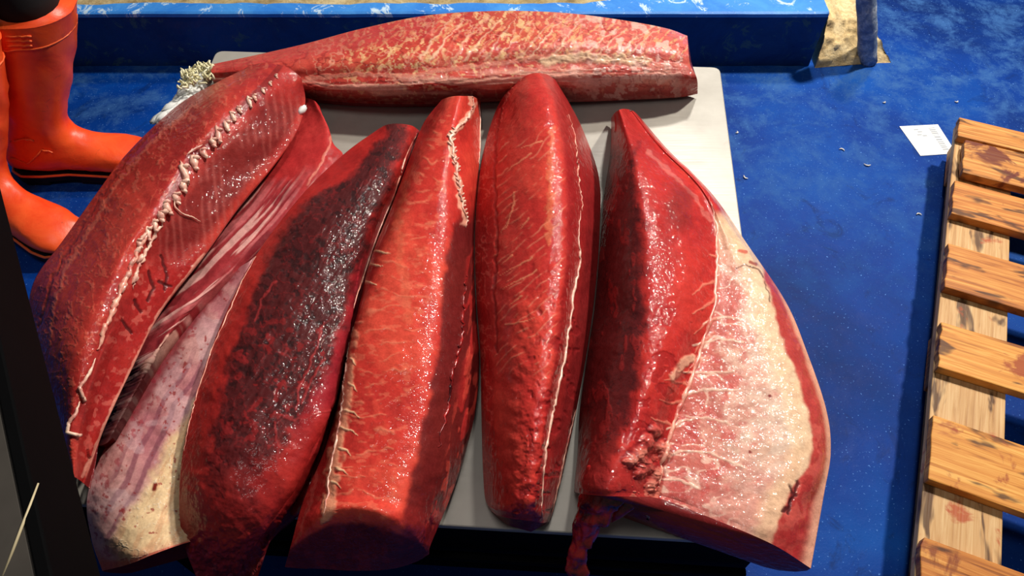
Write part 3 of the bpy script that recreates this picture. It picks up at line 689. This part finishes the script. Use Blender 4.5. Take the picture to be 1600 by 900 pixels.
# ---- upright centre loin
Hn = Loin('rounded red centre loin whose narrow glossy near end rests on the steel', [
    [(812,124,.085),(820,119,.10),(831,115,.105),(842,114,.108),(856,117,.10),(867,124,.085)],
    [(783,156,.04),(798,148),(825,145),(858,148),(880,153),(889,160,.04)],
    [(762,210),(785,205),(825,200),(867,200),(893,205),(913,208)],
    [(748,280),(775,280),(825,275),(877,275),(909,280),(936,278)],
    [(742,370),(773,370),(825,365),(878,365),(908,365),(937,360)],
    [(744,460),(768,460),(820,455),(872,455),(898,460),(930,455)],
    [(750,550),(772,550),(815,548),(860,548),(886,550),(917,550)],
    [(752,640),(774,640),(812,640),(848,640),(868,642),(899,650)],
    [(754,720),(774,720),(808,722),(838,722),(856,722),(881,735)],
    [(758,778),(772,785),(800,790),(828,790),(848,790),(867,788)],
    [(768,799),(780,806),(803,811),(828,814),(846,817),(858,815)]],
    [0.02, 0.085, 0.135, 0.145, 0.10, 0.02], 600, 180, scale_rows=[0.75,0.95,1,1,1,1,1,0.97,0.9,0.75,0.45])
base_flesh(Hn, (198, 46, 40), (216, 66, 52), (170, 30, 30), 70, 161)
top = sst(0.9, 1.1, Hn.V)*(1-sst(3.0, 3.3, Hn.V))
striae(Hn, 0, -34, 12, 0.26, (232, 136, 108), 0.75, top*sst(180, 230, Hn.py)*(1-sst(560, 620, Hn.py)), 0.0012, 163, 1.2)
Hn.paint((1-sst(0.85, 1.05, Hn.V)), (186, 40, 40), 0.7)
veins(Hn, 15, 0.93, (224, 110, 96), 0.6, (1-sst(0.8, 1.0, Hn.V)), 165, emb=0.001)
rd = sst(3.05, 3.35, Hn.V); Hn.paint(rd, (150, 22, 28), 0.75)
Hn.paint(sst(4.1, 4.4, Hn.V)*sst(250, 400, Hn.py), (110, 14, 20), 0.6)
for (p) in ([(803,300),(800,330),(782,365)], [(826,340),(812,358)], [(804,315),(790,355),(782,362)], [(800,398),(784,412)], [(832,402),(780,430)], [(838,422),(784,452)], [(815,462),(796,476)], [(790,506),(818,504),(836,496)], [(830,240),(800,262),(790,270)], [(846,220),(812,232)]):
    Hn.stroke(p, 1.9, (240, 150, 112), 0.75, 1.5, 0.0008, True)
Hn.stroke([(784,158),(776,210),(772,280),(776,370),(770,460),(776,550)], 3, (130, 16, 20), 0.6, 3, -0.003)
Hn.stroke([(862,200),(862,250),(860,320),(856,380)], 7, (238, 140, 96), 0.4, 8, 0.0008)
flecks(Hn, 14, 0.6, (150, 22, 26), 0.6, sst(380, 480, Hn.py)*sst(2, 2.6, Hn.V), 167, 1, 1, 0, -0.002)
Hn.D += (fbm(Hn.px/13, Hn.py/13, 169, 3)-0.5)*0.004*sst(360, 520, Hn.py)*sst(1.3, 2.2, Hn.V)*(1-sst(3.2, 3.6, Hn.V))
flecks(Hn, 12, 0.58, (120, 14, 20), 0.7, sst(740, 790, Hn.py), 171)
Hn.build(M_flesh)
Hn.line('sinew', [(888,178),(898,220),(904,262),(908,300),(912,330)], 0.0012, M_sinew, 0.0, 40, 0.5, 1.2)
Hn.line('sinew', [(908,330),(904,372),(906,405),(897,450),(890,505),(884,545),(868,618),(862,650),(852,700),(848,745),(846,808)], 0.0019, M_bone, 0.0003, 70, 0.35, 1.0, 'pale sinew line down the right flank')
Hn.line('skin_edge', [(900,640),(884,700),(872,760),(860,812)], 0.0016, M_sinew, 0.0, 30, 0.3, 0.4)

# ---- right loin with the wide pale belly wall
G = Loin('wide raw tuna loin on the right, half dark red and half creamy white belly wall', [
    [(955,184),(960,177),(967,172),(974,170),(982,171),(988,173),(993,176),(998,181)],
    [(954,235),(968,232),(985,230),(1006,230),(1025,229),(1034,230),(1039,231),(1044,234)],
    [(943,310),(968,310),(1000,308),(1045,303),(1088,296),(1098,296),(1105,297),(1112,302)],
    [(937,390,0.02),(968,390),(1010,388),(1065,385),(1116,374),(1138,372),(1157,374),(1168,382)],
    [(929,480,0.02),(962,480),(1010,478),(1066,475),(1118,468),(1165,462),(1206,462),(1228,472)],
    [(917,560,0.02),(952,560),(1008,558),(1055,555),(1094,550),(1165,545),(1233,545),(1262,553)],
    [(906,640,0.02),(938,640),(990,640),(1028,640),(1061,640),(1150,640),(1256,635),(1291,640)],
    [(902,710),(925,710),(965,710),(1004,712),(1038,715),(1130,727),(1262,730),(1298,706)],
    [(898,750),(913,752),(945,755),(990,757),(1030,760),(1115,785),(1225,815),(1287,775)],
    [(897,768),(912,772),(945,775),(990,776),(1034,780),(1108,808),(1206,850),(1267,888)]],
    [0.02, 0.105, 0.145, 0.13, 0.095, 0.095, 0.085, 0.05], 620, 330, scale_rows=[0.7,0.9,1,1,1,1,1,1,1,0.95], tuck=0.02)
base_flesh(G, (192, 40, 36), (208, 52, 42), (168, 26, 28), 60, 181)
n1 = fbm(G.px/22, G.py/22, 183, 4)-0.5
bx = np.interp(G.py, [220, 260, 330, 480, 600, 660, 720], [1000, 990, 1004, 1010, 1002, 985, 955])
dk = (1-sst(-12, 8, G.px-bx+n1*30))*sst(215, 250, G.py)*(1-0.35*sst(600, 760, G.py))
G.paint(dk, (80, 12, 16), 0.95); flecks(G, 16, 0.58, (160, 30, 30), 0.6, dk, 185, 1.6, 0.6, 0, 0.001); veins(G, 14, 0.94, (56, 6, 12), 0.7, dk, 187)
sp = np.interp(G.py, [300, 350, 400, 470, 520, 590, 640, 690, 720, 780], [1105, 1118, 1121, 1118, 1103, 1082, 1062, 1046, 1036, 1030])
rt = np.interp(G.py, [330, 360, 420, 500, 560, 600, 680, 730, 770, 850], [1128, 1165, 1192, 1212, 1234, 1250, 1270, 1262, 1232, 1206])
pale = sst(-2, 4, G.px-sp+n1*8)*sst(325, 350, G.py)
G.paint(pale, (206, 104, 92), 1.0)
cr = pale*sst(0, 1, np.clip((G.px-sp)/(rt-sp+1), -1, 2)*1.5-0.28+n1*1.1)
G.paint(cr, (234, 204, 182), 0.95)
G.paint(pale*(1-sst(350, 470, G.py)), (234, 196, 164), 0.7)
flecks(G, 24, 0.55, (226, 176, 150), 0.7, cr, 189, 1.3, 0.8, 30)
G.paint(pale*sst(690, 790, G.py), (216, 124, 116), 0.55)
G.paint(pale*(1-sst(12, 40, np.abs(G.px-rt+8+n1*10))), (244, 206, 160), 0.6)
net = sst(0.88, 0.94, ridge(G.px/32, G.py/20, 191, 2))*pale*(1-cr); G.paint(net, (244, 200, 180), 0.75)
flecks(G, 20, 0.56, (204, 78, 74), 0.7, pale*(1-cr)*sst(470, 520, G.py), 193)
edge = sst(-3, 4, G.px-rt+n1*10)*pale
G.paint(edge, (186, 40, 42), 0.95); flecks(G, 13, 0.56, (216, 96, 84), 0.6, edge, 195, 1, 0.6)
G.paint(sst(6.55, 6.9, G.V)*sst(3.4, 4.2, G.U), (238, 178, 150), 0.85)
G.paint(sst(5.6, 6.2, G.V)*sst(8.0, 8.5, G.U)*(1-sst(6.6, 6.9, G.V)), (170, 34, 36), 0.6)
for (p) in ([(1234,760),(1240,775),(1232,800)], [(1246,752),(1244,775)], [(1225,800),(1238,782)]): G.stroke(p, 4, (64, 6, 12), 0.9, 4, -0.002)
for (x, y) in ((1202,619),(1171,706)): G.stroke([(x, y), (x+1, y+1)], 3.4, (130, 8, 12), 1, 0)
for p in ([(1068,582),(1100,582),(1146,582)], [(1066,618),(1100,610),(1150,610)], [(1044,670),(1070,656),(1102,652),(1140,662)], [(1034,712),(1070,704),(1110,708),(1165,732)], [(1030,748),(1062,750),(1090,762)], [(1085,540),(1120,530),(1160,536)], [(1098,505),(1130,496),(1165,500)]):
    G.stroke(p, 2.6, (242, 200, 176), 0.8, 2, 0.0010)
for p in ([(1117,468),(1100,478),(1082,492)], [(1117,500),(1100,506),(1084,522)], [(1114,522),(1096,535),(1085,552)], [(1104,560),(1085,566),(1072,584)], [(1112,440),(1098,446),(1080,460)], [(1072,600),(1052,596),(1038,592)], [(1064,628),(1046,630),(1030,624)], [(1055,665),(1036,658),(1018,654)], [(1120,400),(1108,398)]):
    G.stroke(p, 4.2, (230, 130, 106), 0.8, 3, 0.0014, True)
G.stroke([(1080,560),(1068,566),(1050,590)], 8, (244, 190, 158), 0.8, 4, 0.003)
G.stroke([(1000,222),(990,240)], 6, (120, 14, 20), 0.5, 4)
G.stroke([(1010,235),(1040,262),(1082,306),(1112,345)], 4, (220, 120, 110), 0.55, 4, 0.001)
G.paint((1-sst(10, 30, np.hypot((G.px-1062), (G.py-325)*0.6)+n1*20)), (112, 26, 26), 0.55)
flecks(G, 18, 0.6, (158, 16, 20), 0.6, (1-pale)*(1-dk)*sst(440, 520, G.py), 197, 1, 1, 0, -0.0015)
G.stroke([(1150,420),(1165,412),(1185,420),(1192,432)], 1.8, (90, 50, 40), 0.8, 2); G.stroke([(1196,440),(1200,455),(1204,470)], 1.8, (90, 50, 40), 0.7, 3)
G.stroke([(1155,392),(1166,394)], 4, (206, 70, 50), 0.8, 2); G.stroke([(1172,408),(1182,412)], 4, (150, 20, 24), 0.8, 2)
kk = sst(690, 740, G.py)*(1-pale); G.paint(kk, (160, 34, 34), 0.6); flecks(G, 11, 0.55, (230, 130, 110), 0.7, kk*sst(960, 1000, G.px), 199, emb=0.003)
for x, y, l in ((1012,692,17),(1024,672,13),(998,710,16),(1034,700,14),(984,722,14),(1012,728,15),(1026,742,14),(998,738,13),(1040,712,12),(1018,758,12)):
    jx = (fbm(G.px/7, G.py/7, 211, 2)-0.5)*10; jy = (fbm(G.px/7, G.py/7, 213, 2)-0.5)*10
    q = np.hypot(G.px+jx-x, (G.py+jy-y)*0.9)/l; kb = 1-sst(0.15, 1, q); G.D += kb*0.006; G.paint((1-sst(0.2, 0.95, q)), (200, 84, 74) if l % 2 else (222, 136, 116), 0.75); G.paint((1-sst(0.05, 0.25, np.abs(q-0.95))), (128, 14, 22), 0.6)
G.build(M_flesh)
G.line('spine_strip', [(1106,302),(1120,352),(1121,400),(1118,470),(1102,522),(1081,590),(1061,640),(1045,690),(1034,722),(1030,770)], 0.0030, M_sinew, -0.0010, 80, 0.35, 1.2, 'pale strip of cartilage between red and white halves')
m = MB(); tl = [(985,712,0.112),(965,735,0.115),(945,762,0.10),(927,795,0.07),(913,832,0.035),(903,865,0.005),(903,890,-0.02),(900,930,-0.05)]
m.tube([at(x, y, T+z) for x, y, z in tl], [0.016, 0.027, 0.029, 0.021, 0.015, 0.011, 0.012, 0.009], 18, 0.7)
tail = m.build('tail_strip', M_blood, G.e, True, label='ragged dark strip of flesh hanging over the table edge')
sb = tail.modifiers.new('sub', 'SUBSURF'); sb.levels = sb.render_levels = 3
tx = bpy.data.textures.new('ragged', 'CLOUDS'); tx.noise_scale = 0.018; dm_ = tail.modifiers.new('disp', 'DISPLACE'); dm_.texture = tx; dm_.strength = 0.018
m = MB(); m.tube([at(x, y, T+z) for x, y, z in [(1000,745,0.07),(985,775,0.065),(965,800,0.04),(955,815,0.03)]], [0.018, 0.016, 0.009, 0.002], 12, 0.6); f2 = m.build('torn_flap', M_blood, G.e, True)
m = MB(); m.tube([at(x, y, T+z) for x, y, z in [(1020,745,0.095),(1020,775,0.08),(1016,800,0.05),(1012,812,0.04)]], [0.010, 0.013, 0.009, 0.002], 12, 0.6); m.build('torn_flap', M_sinew, G.e, True, label='pale pointed flap')

# ------------------------------------------------------------------ ragged white scrap at the table's back left corner
sc = empty('white_scrap', at(290, 140, T), 'ragged white foam scrap with a frilly pale edge, poking out behind the left loin', 'scrap')
m = MB()
for k in range(46):
    t = random.random(); x = 256+t*58+random.uniform(-6, 8); y = 186-t*72+random.uniform(-2, 16); z = random.uniform(0.004, 0.03)
    m.blob(at(x, y, T+z), (random.uniform(.014, .03), .010, .008), (1, random.uniform(0.6, 1.6), random.uniform(-.2, .2)), 0.18)
m.build('foam', M_white, sc, True)
m = MB()
for k in range(150):
    a = random.random(); x = 283+a*48+random.uniform(-6, 6); y = 128-a*16+random.uniform(-14, 12); p = at(x, y, T+random.uniform(0.02, 0.06))
    dv = np.array([random.uniform(-1, 1), random.uniform(-1, 1), random.uniform(0.1, 1)])*0.011
    m.tube([p, p+dv*0.6, p+dv+np.array([random.uniform(-.004, .004), 0, 0])], [0.0028, 0.002, 0.0012], 5)
m.build('frilly_edge', M_frill, sc, True)
m = MB(); m.blob(at(472, 172, T+0.07), (0.011, 0.006, 0.006), (0.6, 1, 0.3), 0.12, 12, 8)
o = m.build('foam_chip', M_white, None, True); tag(o, 'small white chip wedged beside the top of the left loin', 'scrap')

# ------------------------------------------------------------------ pallet
zt = 0.144; P0 = at(1500, 182, zt)[:2]; P1 = at(1437, 900, zt)[:2]; dl = (P1-P0)/np.linalg.norm(P1-P0); dr = np.array([-dl[1], dl[0]])
if dr[0] < 0: dr = -dr
pang = math.atan2(dr[1], dr[0])
def s_at(py):
    lo, hi = -0.2, 2.0
    for _ in range(50):
        mid = (lo+hi)/2; p = P0+dl*mid; y = proj(np.array([p[0], p[1], zt]))[1]
        if y < py: lo = mid
        else: hi = mid
    return lo
pal = empty('wooden_pallet', (P0[0], P0[1], 0), 'bloodstained wooden pallet lying on the blue floor at right', 'pallet')
W_or = wood_mat('pallet_board_wood', (112, 56, 18), (186, 112, 44), (222, 158, 80), -pang, (128, 58, 22), 0.60)
W_or2 = wood_mat('pallet_board_yellow_wood', (130, 70, 20), (206, 134, 54), (232, 176, 92), -pang, (150, 60, 24), 0.62)
W_st = wood_mat('pallet_bloodstained_wood', (120, 66, 24), (190, 122, 54), (224, 166, 92), -pang, (92, 12, 10), 0.54)
W_pl = wood_mat('pallet_pale_wood', (160, 112, 64), (194, 150, 98), (214, 178, 128), -pang+math.pi/2, (170, 72, 30), 0.60)
def slab(name, s0, s1, w0, w1, z0, z1, mat, skew=0.0, jag=0.0, label=None):
    m = MB(); n = 6; pts = []
    for k in range(n+1): f = k/n; pts.append(P0+dl*(s0+(s1-s0)*f)+dr*(w0+(random.uniform(-jag, jag))))
    for k in range(n, -1, -1): f = k/n; pts.append(P0+dl*(s0+(s1-s0)*f+skew)+dr*w1)
    if np.cross(pts[n]-pts[0], pts[-1]-pts[0]) < 0: pts = pts[::-1]
    m.prism(pts, z0, z1); return m.build(name, mat, pal, False, 0.0025, label)
PW = 0.95; TB = 0.022
sl = [(183, 212, W_st, 0.0, 0.0), (219, 270, W_st, 0.014, 0.008), (281, 333, W_or, 0.0, 0), (380, 448, W_or, 0.0, 0), (503, 573, W_or2, 0.0, 0), (648, 748, W_or2, 0.0, 0), (838, 930, W_or, 0.0, 0), (1010, 1090, W_or2, 0, 0)]
for k, (y0, y1, mt, w0, dz) in enumerate(sl):
    slab('deck_board', s_at(y0), s_at(y1), w0, PW, zt-TB+dz, zt+dz, mt, random.uniform(-.012, .012), 0.0025, 'board with dark red blood stains' if mt is W_st else None)
s_end = s_at(1090)
for w0 in (0.0, PW/2-0.07, PW-0.14): slab('lengthwise_board', 0.0, s_end, w0+0.001, w0+0.14, zt-2*TB, zt-TB, W_pl, 0, 0.002)
for sa in (0.0, s_end/2-0.07, s_end-0.14):
    for w0 in (0.0, PW/2-0.07, PW-0.14): slab('block', sa, sa+0.14, w0+0.022, w0+0.132, TB, zt-2*TB, W_or)
for w0 in (0.0, PW/2-0.07, PW-0.14): slab('bottom_board', 0.01, s_end-0.01, w0+0.035, w0+0.13, 0.001, TB, W_pl)

# ------------------------------------------------------------------ paper label on the floor
q = [at(1405, 198, 0)[:2], at(1438, 244, 0)[:2], at(1494, 240, 0)[:2], at(1465, 195, 0)[:2]]
lb = empty('paper_label', (q[0][0], q[0][1], 0), 'small white printed label lying on the blue floor beside the pallet', 'label')
M_paper = plain('white_paper', (240, 240, 238), 0.6, 0, 0.03); M_print = plain('faded_grey_print', (168, 172, 178), 0.6, 0, 0.1)
m = MB(); m.prism(q, 0.0008, 0.0016); m.build('sheet', M_paper, lb)
def lq(a, b): return q[0]*(1-a)*(1-b)+q[3]*a*(1-b)+q[1]*(1-a)*b+q[2]*a*b
m = MB(); b = 0.1
while b < 0.86:
    h = random.uniform(0.02, 0.055); m.prism([lq(0.70, b), lq(0.70, b+h), lq(0.86, b+h), lq(0.86, b)], 0.0016, 0.0019); b += h+random.uniform(0.015, 0.04)
for a0, b0 in ((0.3, 0.12), (0.36, 0.2), (0.3, 0.3), (0.42, 0.34)): m.prism([lq(a0, b0), lq(a0, b0+0.04), lq(a0+0.12, b0+0.04), lq(a0+0.12, b0)], 0.0016, 0.0019)
m.build('print', M_print, lb)

# ------------------------------------------------------------------ crumbs on the floor
for k, (x, y, L, an, lab) in enumerate([
    (1316, 233, 0.010, 2.6, 'pale curled crumb on the floor, left of the white label'),
    (1355, 258, 0.012, -0.3, 'pale curled crumb on the floor below the white label'),
    (1164, 277, 0.010, -1.0, 'tiny white crumb beside the table\'s right edge'),
    (1495, 159, 0.007, 0.1, 'tiny white crumb above the pallet\'s far corner'),
    (1152, 207, 0.006, 0.8, 'tiny white crumb between the table\'s back corner and the label'),
    (1436, 334, 0.009, 2.9, 'dull brownish crumb at the edge of the pallet\'s shadow'),
    (1382, 160, 0.006, 0.3, 'tiny white crumb on the floor in front of the broken kerb end')]):
    p = at(x, y, 0.003); d = np.array([math.cos(an), math.sin(an), 0]); nn = np.array([-d[1], d[0], 0]); L *= 0.75
    m = MB(); m.tube([p-d*L+nn*0.003, p-d*L*0.3-nn*0.001, p+d*L*0.4-nn*0.001, p+d*L+nn*0.004], [0.001, 0.002, 0.0022, 0.001], 8, 0.8)
    o = m.build('crumb', M_chip, None, True); tag(o, lab, 'crumb', 'pale crumbs on the blue floor')

# ------------------------------------------------------------------ near counter with black side, left foreground
ZC = 0.85
a0 = at(158, 900, ZC-0.10)[:2]; a1 = at(0, 290, ZC-0.10)[:2]; dd = (a0-a1)/np.linalg.norm(a0-a1); lft = np.array([dd[1], -dd[0]])
if lft[0] > 0: lft = -lft
e0 = a0+dd*0.30; e1 = a1-dd*0.10
ct = empty('counter', (a0[0], a0[1], 0), 'dark counter with black side and grey rim in the near left corner', 'counter')
def strip_q(w0, w1): return [e1+lft*w1, e0+lft*w1, e0+lft*w0, e1+lft*w0]
m = MB(); m.prism(strip_q(0, 0.012), ZC-0.10, ZC); m.build('side_panel', M_black, ct, False, 0.002)
m = MB(); m.prism(strip_q(0.012, 0.042), ZC-0.02, ZC-0.002); m.build('rim', M_rim, ct, False, 0.002)
m = MB(); m.prism(strip_q(0.042, 0.50), ZC-0.02, ZC-0.006); m.build('counter_top', M_counter, ct, False, 0.002)
s0 = at(60, 755, ZC+0.001); s1 = at(5, 900, ZC-0.003)
m = MB(); m.tube([s0, (s0+s1)/2, s1], [0.0008, 0.0013, 0.0012], 6); m.build('trim_wire', M_scratch, ct, True, label='thin pale line across the dark top')
for f, w in ((0.0, 0.47), (1.0, 0.47), (1.0, 0.05)):
    p = e1*(1-f)+e0*f+lft*w-dd*0.04*(2*f-1); m = MB(); m.box(p[0]-0.02, p[0]+0.02, p[1]-0.02, p[1]+0.02, 0, ZC-0.02); m.build('leg', M_black, ct, False, 0.002)

# ------------------------------------------------------------------ person in orange rubber boots
def ring_loft(pairs, mat, name, parent, O, yaw, shear, n=36, sub=5, ex=2.3, amp=0.0, close=True):
    # pairs: (front x, front z, back x, back z, half width); boot frame x forward, y lateral
    A_ = np.array(pairs, float); R = len(A_); t = np.linspace(0, R-1, (R-1)*sub+1); out = []
    for k in range(A_.shape[1]):
        v = A_[:, k]; i = np.clip(np.floor(t).astype(int), 0, R-2); f = t-i; g = lambda j: v[np.clip(j, 0, R-1)]
        out.append(0.5*((2*g(i))+(-g(i-1)+g(i+1))*f+(2*g(i-1)-5*g(i)+4*g(i+1)-g(i+2))*f**2+(-g(i-1)+3*g(i)-3*g(i+1)+g(i+2))*f**3))
    out = np.array(out).T; V = []; F = []
    c, s_ = math.cos(yaw), math.sin(yaw)
    for r, (fx, fz, bx, bz, w_) in enumerate(out):
        for k in range(n):
            g = 2*math.pi*k/n; cg, sg = math.cos(g), math.sin(g)
            cx = math.copysign(abs(cg)**(2/ex), cg); sy = math.copysign(abs(sg)**(2/ex), sg)
            x = (fx+bx)/2+(fx-bx)/2*cx; z = (fz+bz)/2+(fz-bz)/2*cx; y = w_*sy
            if amp: 
                q = float(fbm(np.array([x*25+z*9]), np.array([y*25+z*22]), 5, 2)[0])-0.5; x += q*amp; y += q*amp
            x2 = x+shear[0]*max(z-0.1, 0); y2 = y+shear[1]*max(z-0.1, 0)
            V.append((O[0]+x2*c-y2*s_, O[1]+x2*s_+y2*c, z))
    Rn = len(out)
    for r in range(Rn-1):
        for k in range(n): k2 = (k+1) % n; F.append((r*n+k, r*n+k2, (r+1)*n+k2, (r+1)*n+k))
    F.append(tuple(range(n))[::-1]); F.append(tuple(range((Rn-1)*n, Rn*n)))
    m = MB(); m.add(V, F); return m.build(name, mat, parent, True)
boot_prof = [(0.105,0.385,-0.078,0.385,0.080),(0.103,0.375,-0.076,0.375,0.079),(0.097,0.31,-0.070,0.31,0.074),(0.086,0.24,-0.062,0.24,0.068),(0.074,0.18,-0.058,0.175,0.060),(0.072,0.145,-0.060,0.12,0.052),
    (0.086,0.122,-0.072,0.07,0.048),(0.104,0.110,-0.074,0.035,0.047),(0.125,0.100,-0.01,0.028,0.046),(0.155,0.090,0.07,0.028,0.048),(0.19,0.080,0.14,0.028,0.053),(0.22,0.068,0.195,0.028,0.052),(0.243,0.052,0.234,0.028,0.038),(0.25,0.040,0.249,0.030,0.015)]
def sole_outline(k=1.0, n=44):
    pts = []
    xs = np.linspace(-0.078, 0.254, n)
    def hw(x):
        a = np.interp(x, [-0.078, -0.07, -0.045, 0.0, 0.06, 0.12, 0.18, 0.215, 0.24, 0.254], [0.0, 0.026, 0.042, 0.044, 0.040, 0.046, 0.053, 0.050, 0.033, 0.0]); return a*k
    for x in xs: pts.append((x, -hw(x)))
    for x in xs[::-1][1:-1]: pts.append((x, hw(x)))
    return pts
def boot(parent, px, py, yaw, top_px, name='rubber_boot', ghost=None):
    O = at(px, py, 0); c, s_ = math.cos(yaw), math.sin(yaw); tp = at(top_px[0], top_px[1], 0.385*1.18)
    K = 1.18; d = tp[:2]-O[:2]; lx = d[0]*c+d[1]*s_; ly = -d[0]*s_+d[1]*c; sh = ((lx-0.014)/0.354, ly/0.354)
    b_ = ring_loft([tuple(q*K for q in pr) for pr in boot_prof], M_orange, name, parent, O, yaw, sh, amp=0.012)
    def w_(x, y): x, y = x*K, y*K; return (O[0]+x*c-y*s_, O[1]+x*s_+y*c)
    m = MB(); so = [w_(x, y) for x, y in sole_outline(1.04)]; m.prism(so, 0.012, 0.036)
    heel = [w_(x, y) for x, y in [p for p in sole_outline(1.03) if p[0] < 0.01]]; m.prism(heel, 0.0, 0.014)
    fore = [w_(x, y) for x, y in [p for p in sole_outline(1.03) if p[0] > 0.07]]; m.prism(fore, 0.0, 0.014)
    off = m.build('sole', M_sole, b_, False, 0.003)
    m = MB(); tr = [np.array(w_(x, y)+(0.036,)) for x, y in sole_outline(1.08)]; m.tube(tr+[tr[0]], 0.0036, 6); m.build('welt', M_trim, b_, True)
    # raised cuff band, three bars and ankle ribs
    def onb(g, z, lift=0.0008):
        v = np.array([tuple(x.co) for x in b_.data.vertices])+np.array(b_.parent.location)
        cxy = np.array([O[0]+(sh[0]*max(z-.1, 0)+0.01)*c-(sh[1]*max(z-.1, 0))*s_, O[1]+(sh[0]*max(z-.1, 0)+0.01)*s_+(sh[1]*max(z-.1, 0))*c])
        dirv = np.array([math.cos(g), math.sin(g)]); dz = np.abs(v[:, 2]-z); rel = v[:, :2]-cxy; L = np.linalg.norm(rel, axis=1)
        sc_ = dz*8+np.abs(1-(rel@dirv)/(L+1e-9)); k = np.argmin(sc_); return np.array([cxy[0]+dirv[0]*(L[k]+lift), cxy[1]+dirv[1]*(L[k]+lift), z])
    m = MB(); m.tube([onb(-math.pi*0.98+i*math.pi*1.96/40, 0.405) for i in range(41)], 0.0022, 6)
    for zz in (0.445, 0.434, 0.423): m.tube([onb(-1.75+i*0.09, zz-0.008) for i in range(8)], 0.0024, 6)
    m.build('cuff_ridge', M_trim, b_, True)
    m = MB()
    for pts in ([(-2.3, .15), (-1.7, .165), (-1.3, .15)], [(-2.4, .10), (-1.9, .085), (-1.5, .10), (-1.1, .125), (-0.7, .115)]):
        P = []
        for i in range(len(pts)-1):
            for q in range(5): f = q/5; P.append(onb(pts[i][0]*(1-f)+pts[i+1][0]*f, pts[i][1]*(1-f)+pts[i+1][1]*f))
        m.tube(P, 0.0022, 6)
    m.build('ankle_ridge', M_trim, b_, True)
    return b_, tp
bo = at(80, 262, 0)
per = empty('person', (bo[0]-0.05, bo[1]-0.2, 0), 'person in orange rubber boots and black trousers, standing behind the left loin', 'person')
b1, t1 = boot(per, 86, 268, math.radians(2), (44, 8))
b2, t2 = boot(per, 4, 334, math.radians(-28), (-78, 60))
# trousers up to the hips, out of frame above
m = MB(); hip = (t1+t2)/2; hip = np.array([hip[0]-0.03, hip[1], 0.92])
for tp, sgn in ((t1, 1), (t2, -1)):
    hp = np.array([hip[0], hip[1]+sgn*0.09, 0.88]); kn = (tp*0.55+hp*0.45); kn[0] += 0.03; kn[2] = 0.52
    m.tube([tp+np.array([0, 0, -0.04]), tp+np.array([0, 0, 0.02]), kn, (kn+hp)/2, hp], [0.066, 0.072, 0.078, 0.088, 0.10], 20)
m.build('trousers', M_trous, per, True)
m = MB(); m.tube([hip-np.array([0, 0, 0.08]), hip, hip+np.array([0, 0, 0.12])], [0.13, 0.17, 0.16], 20); m.build('trousers_hip', M_trous, per, True)
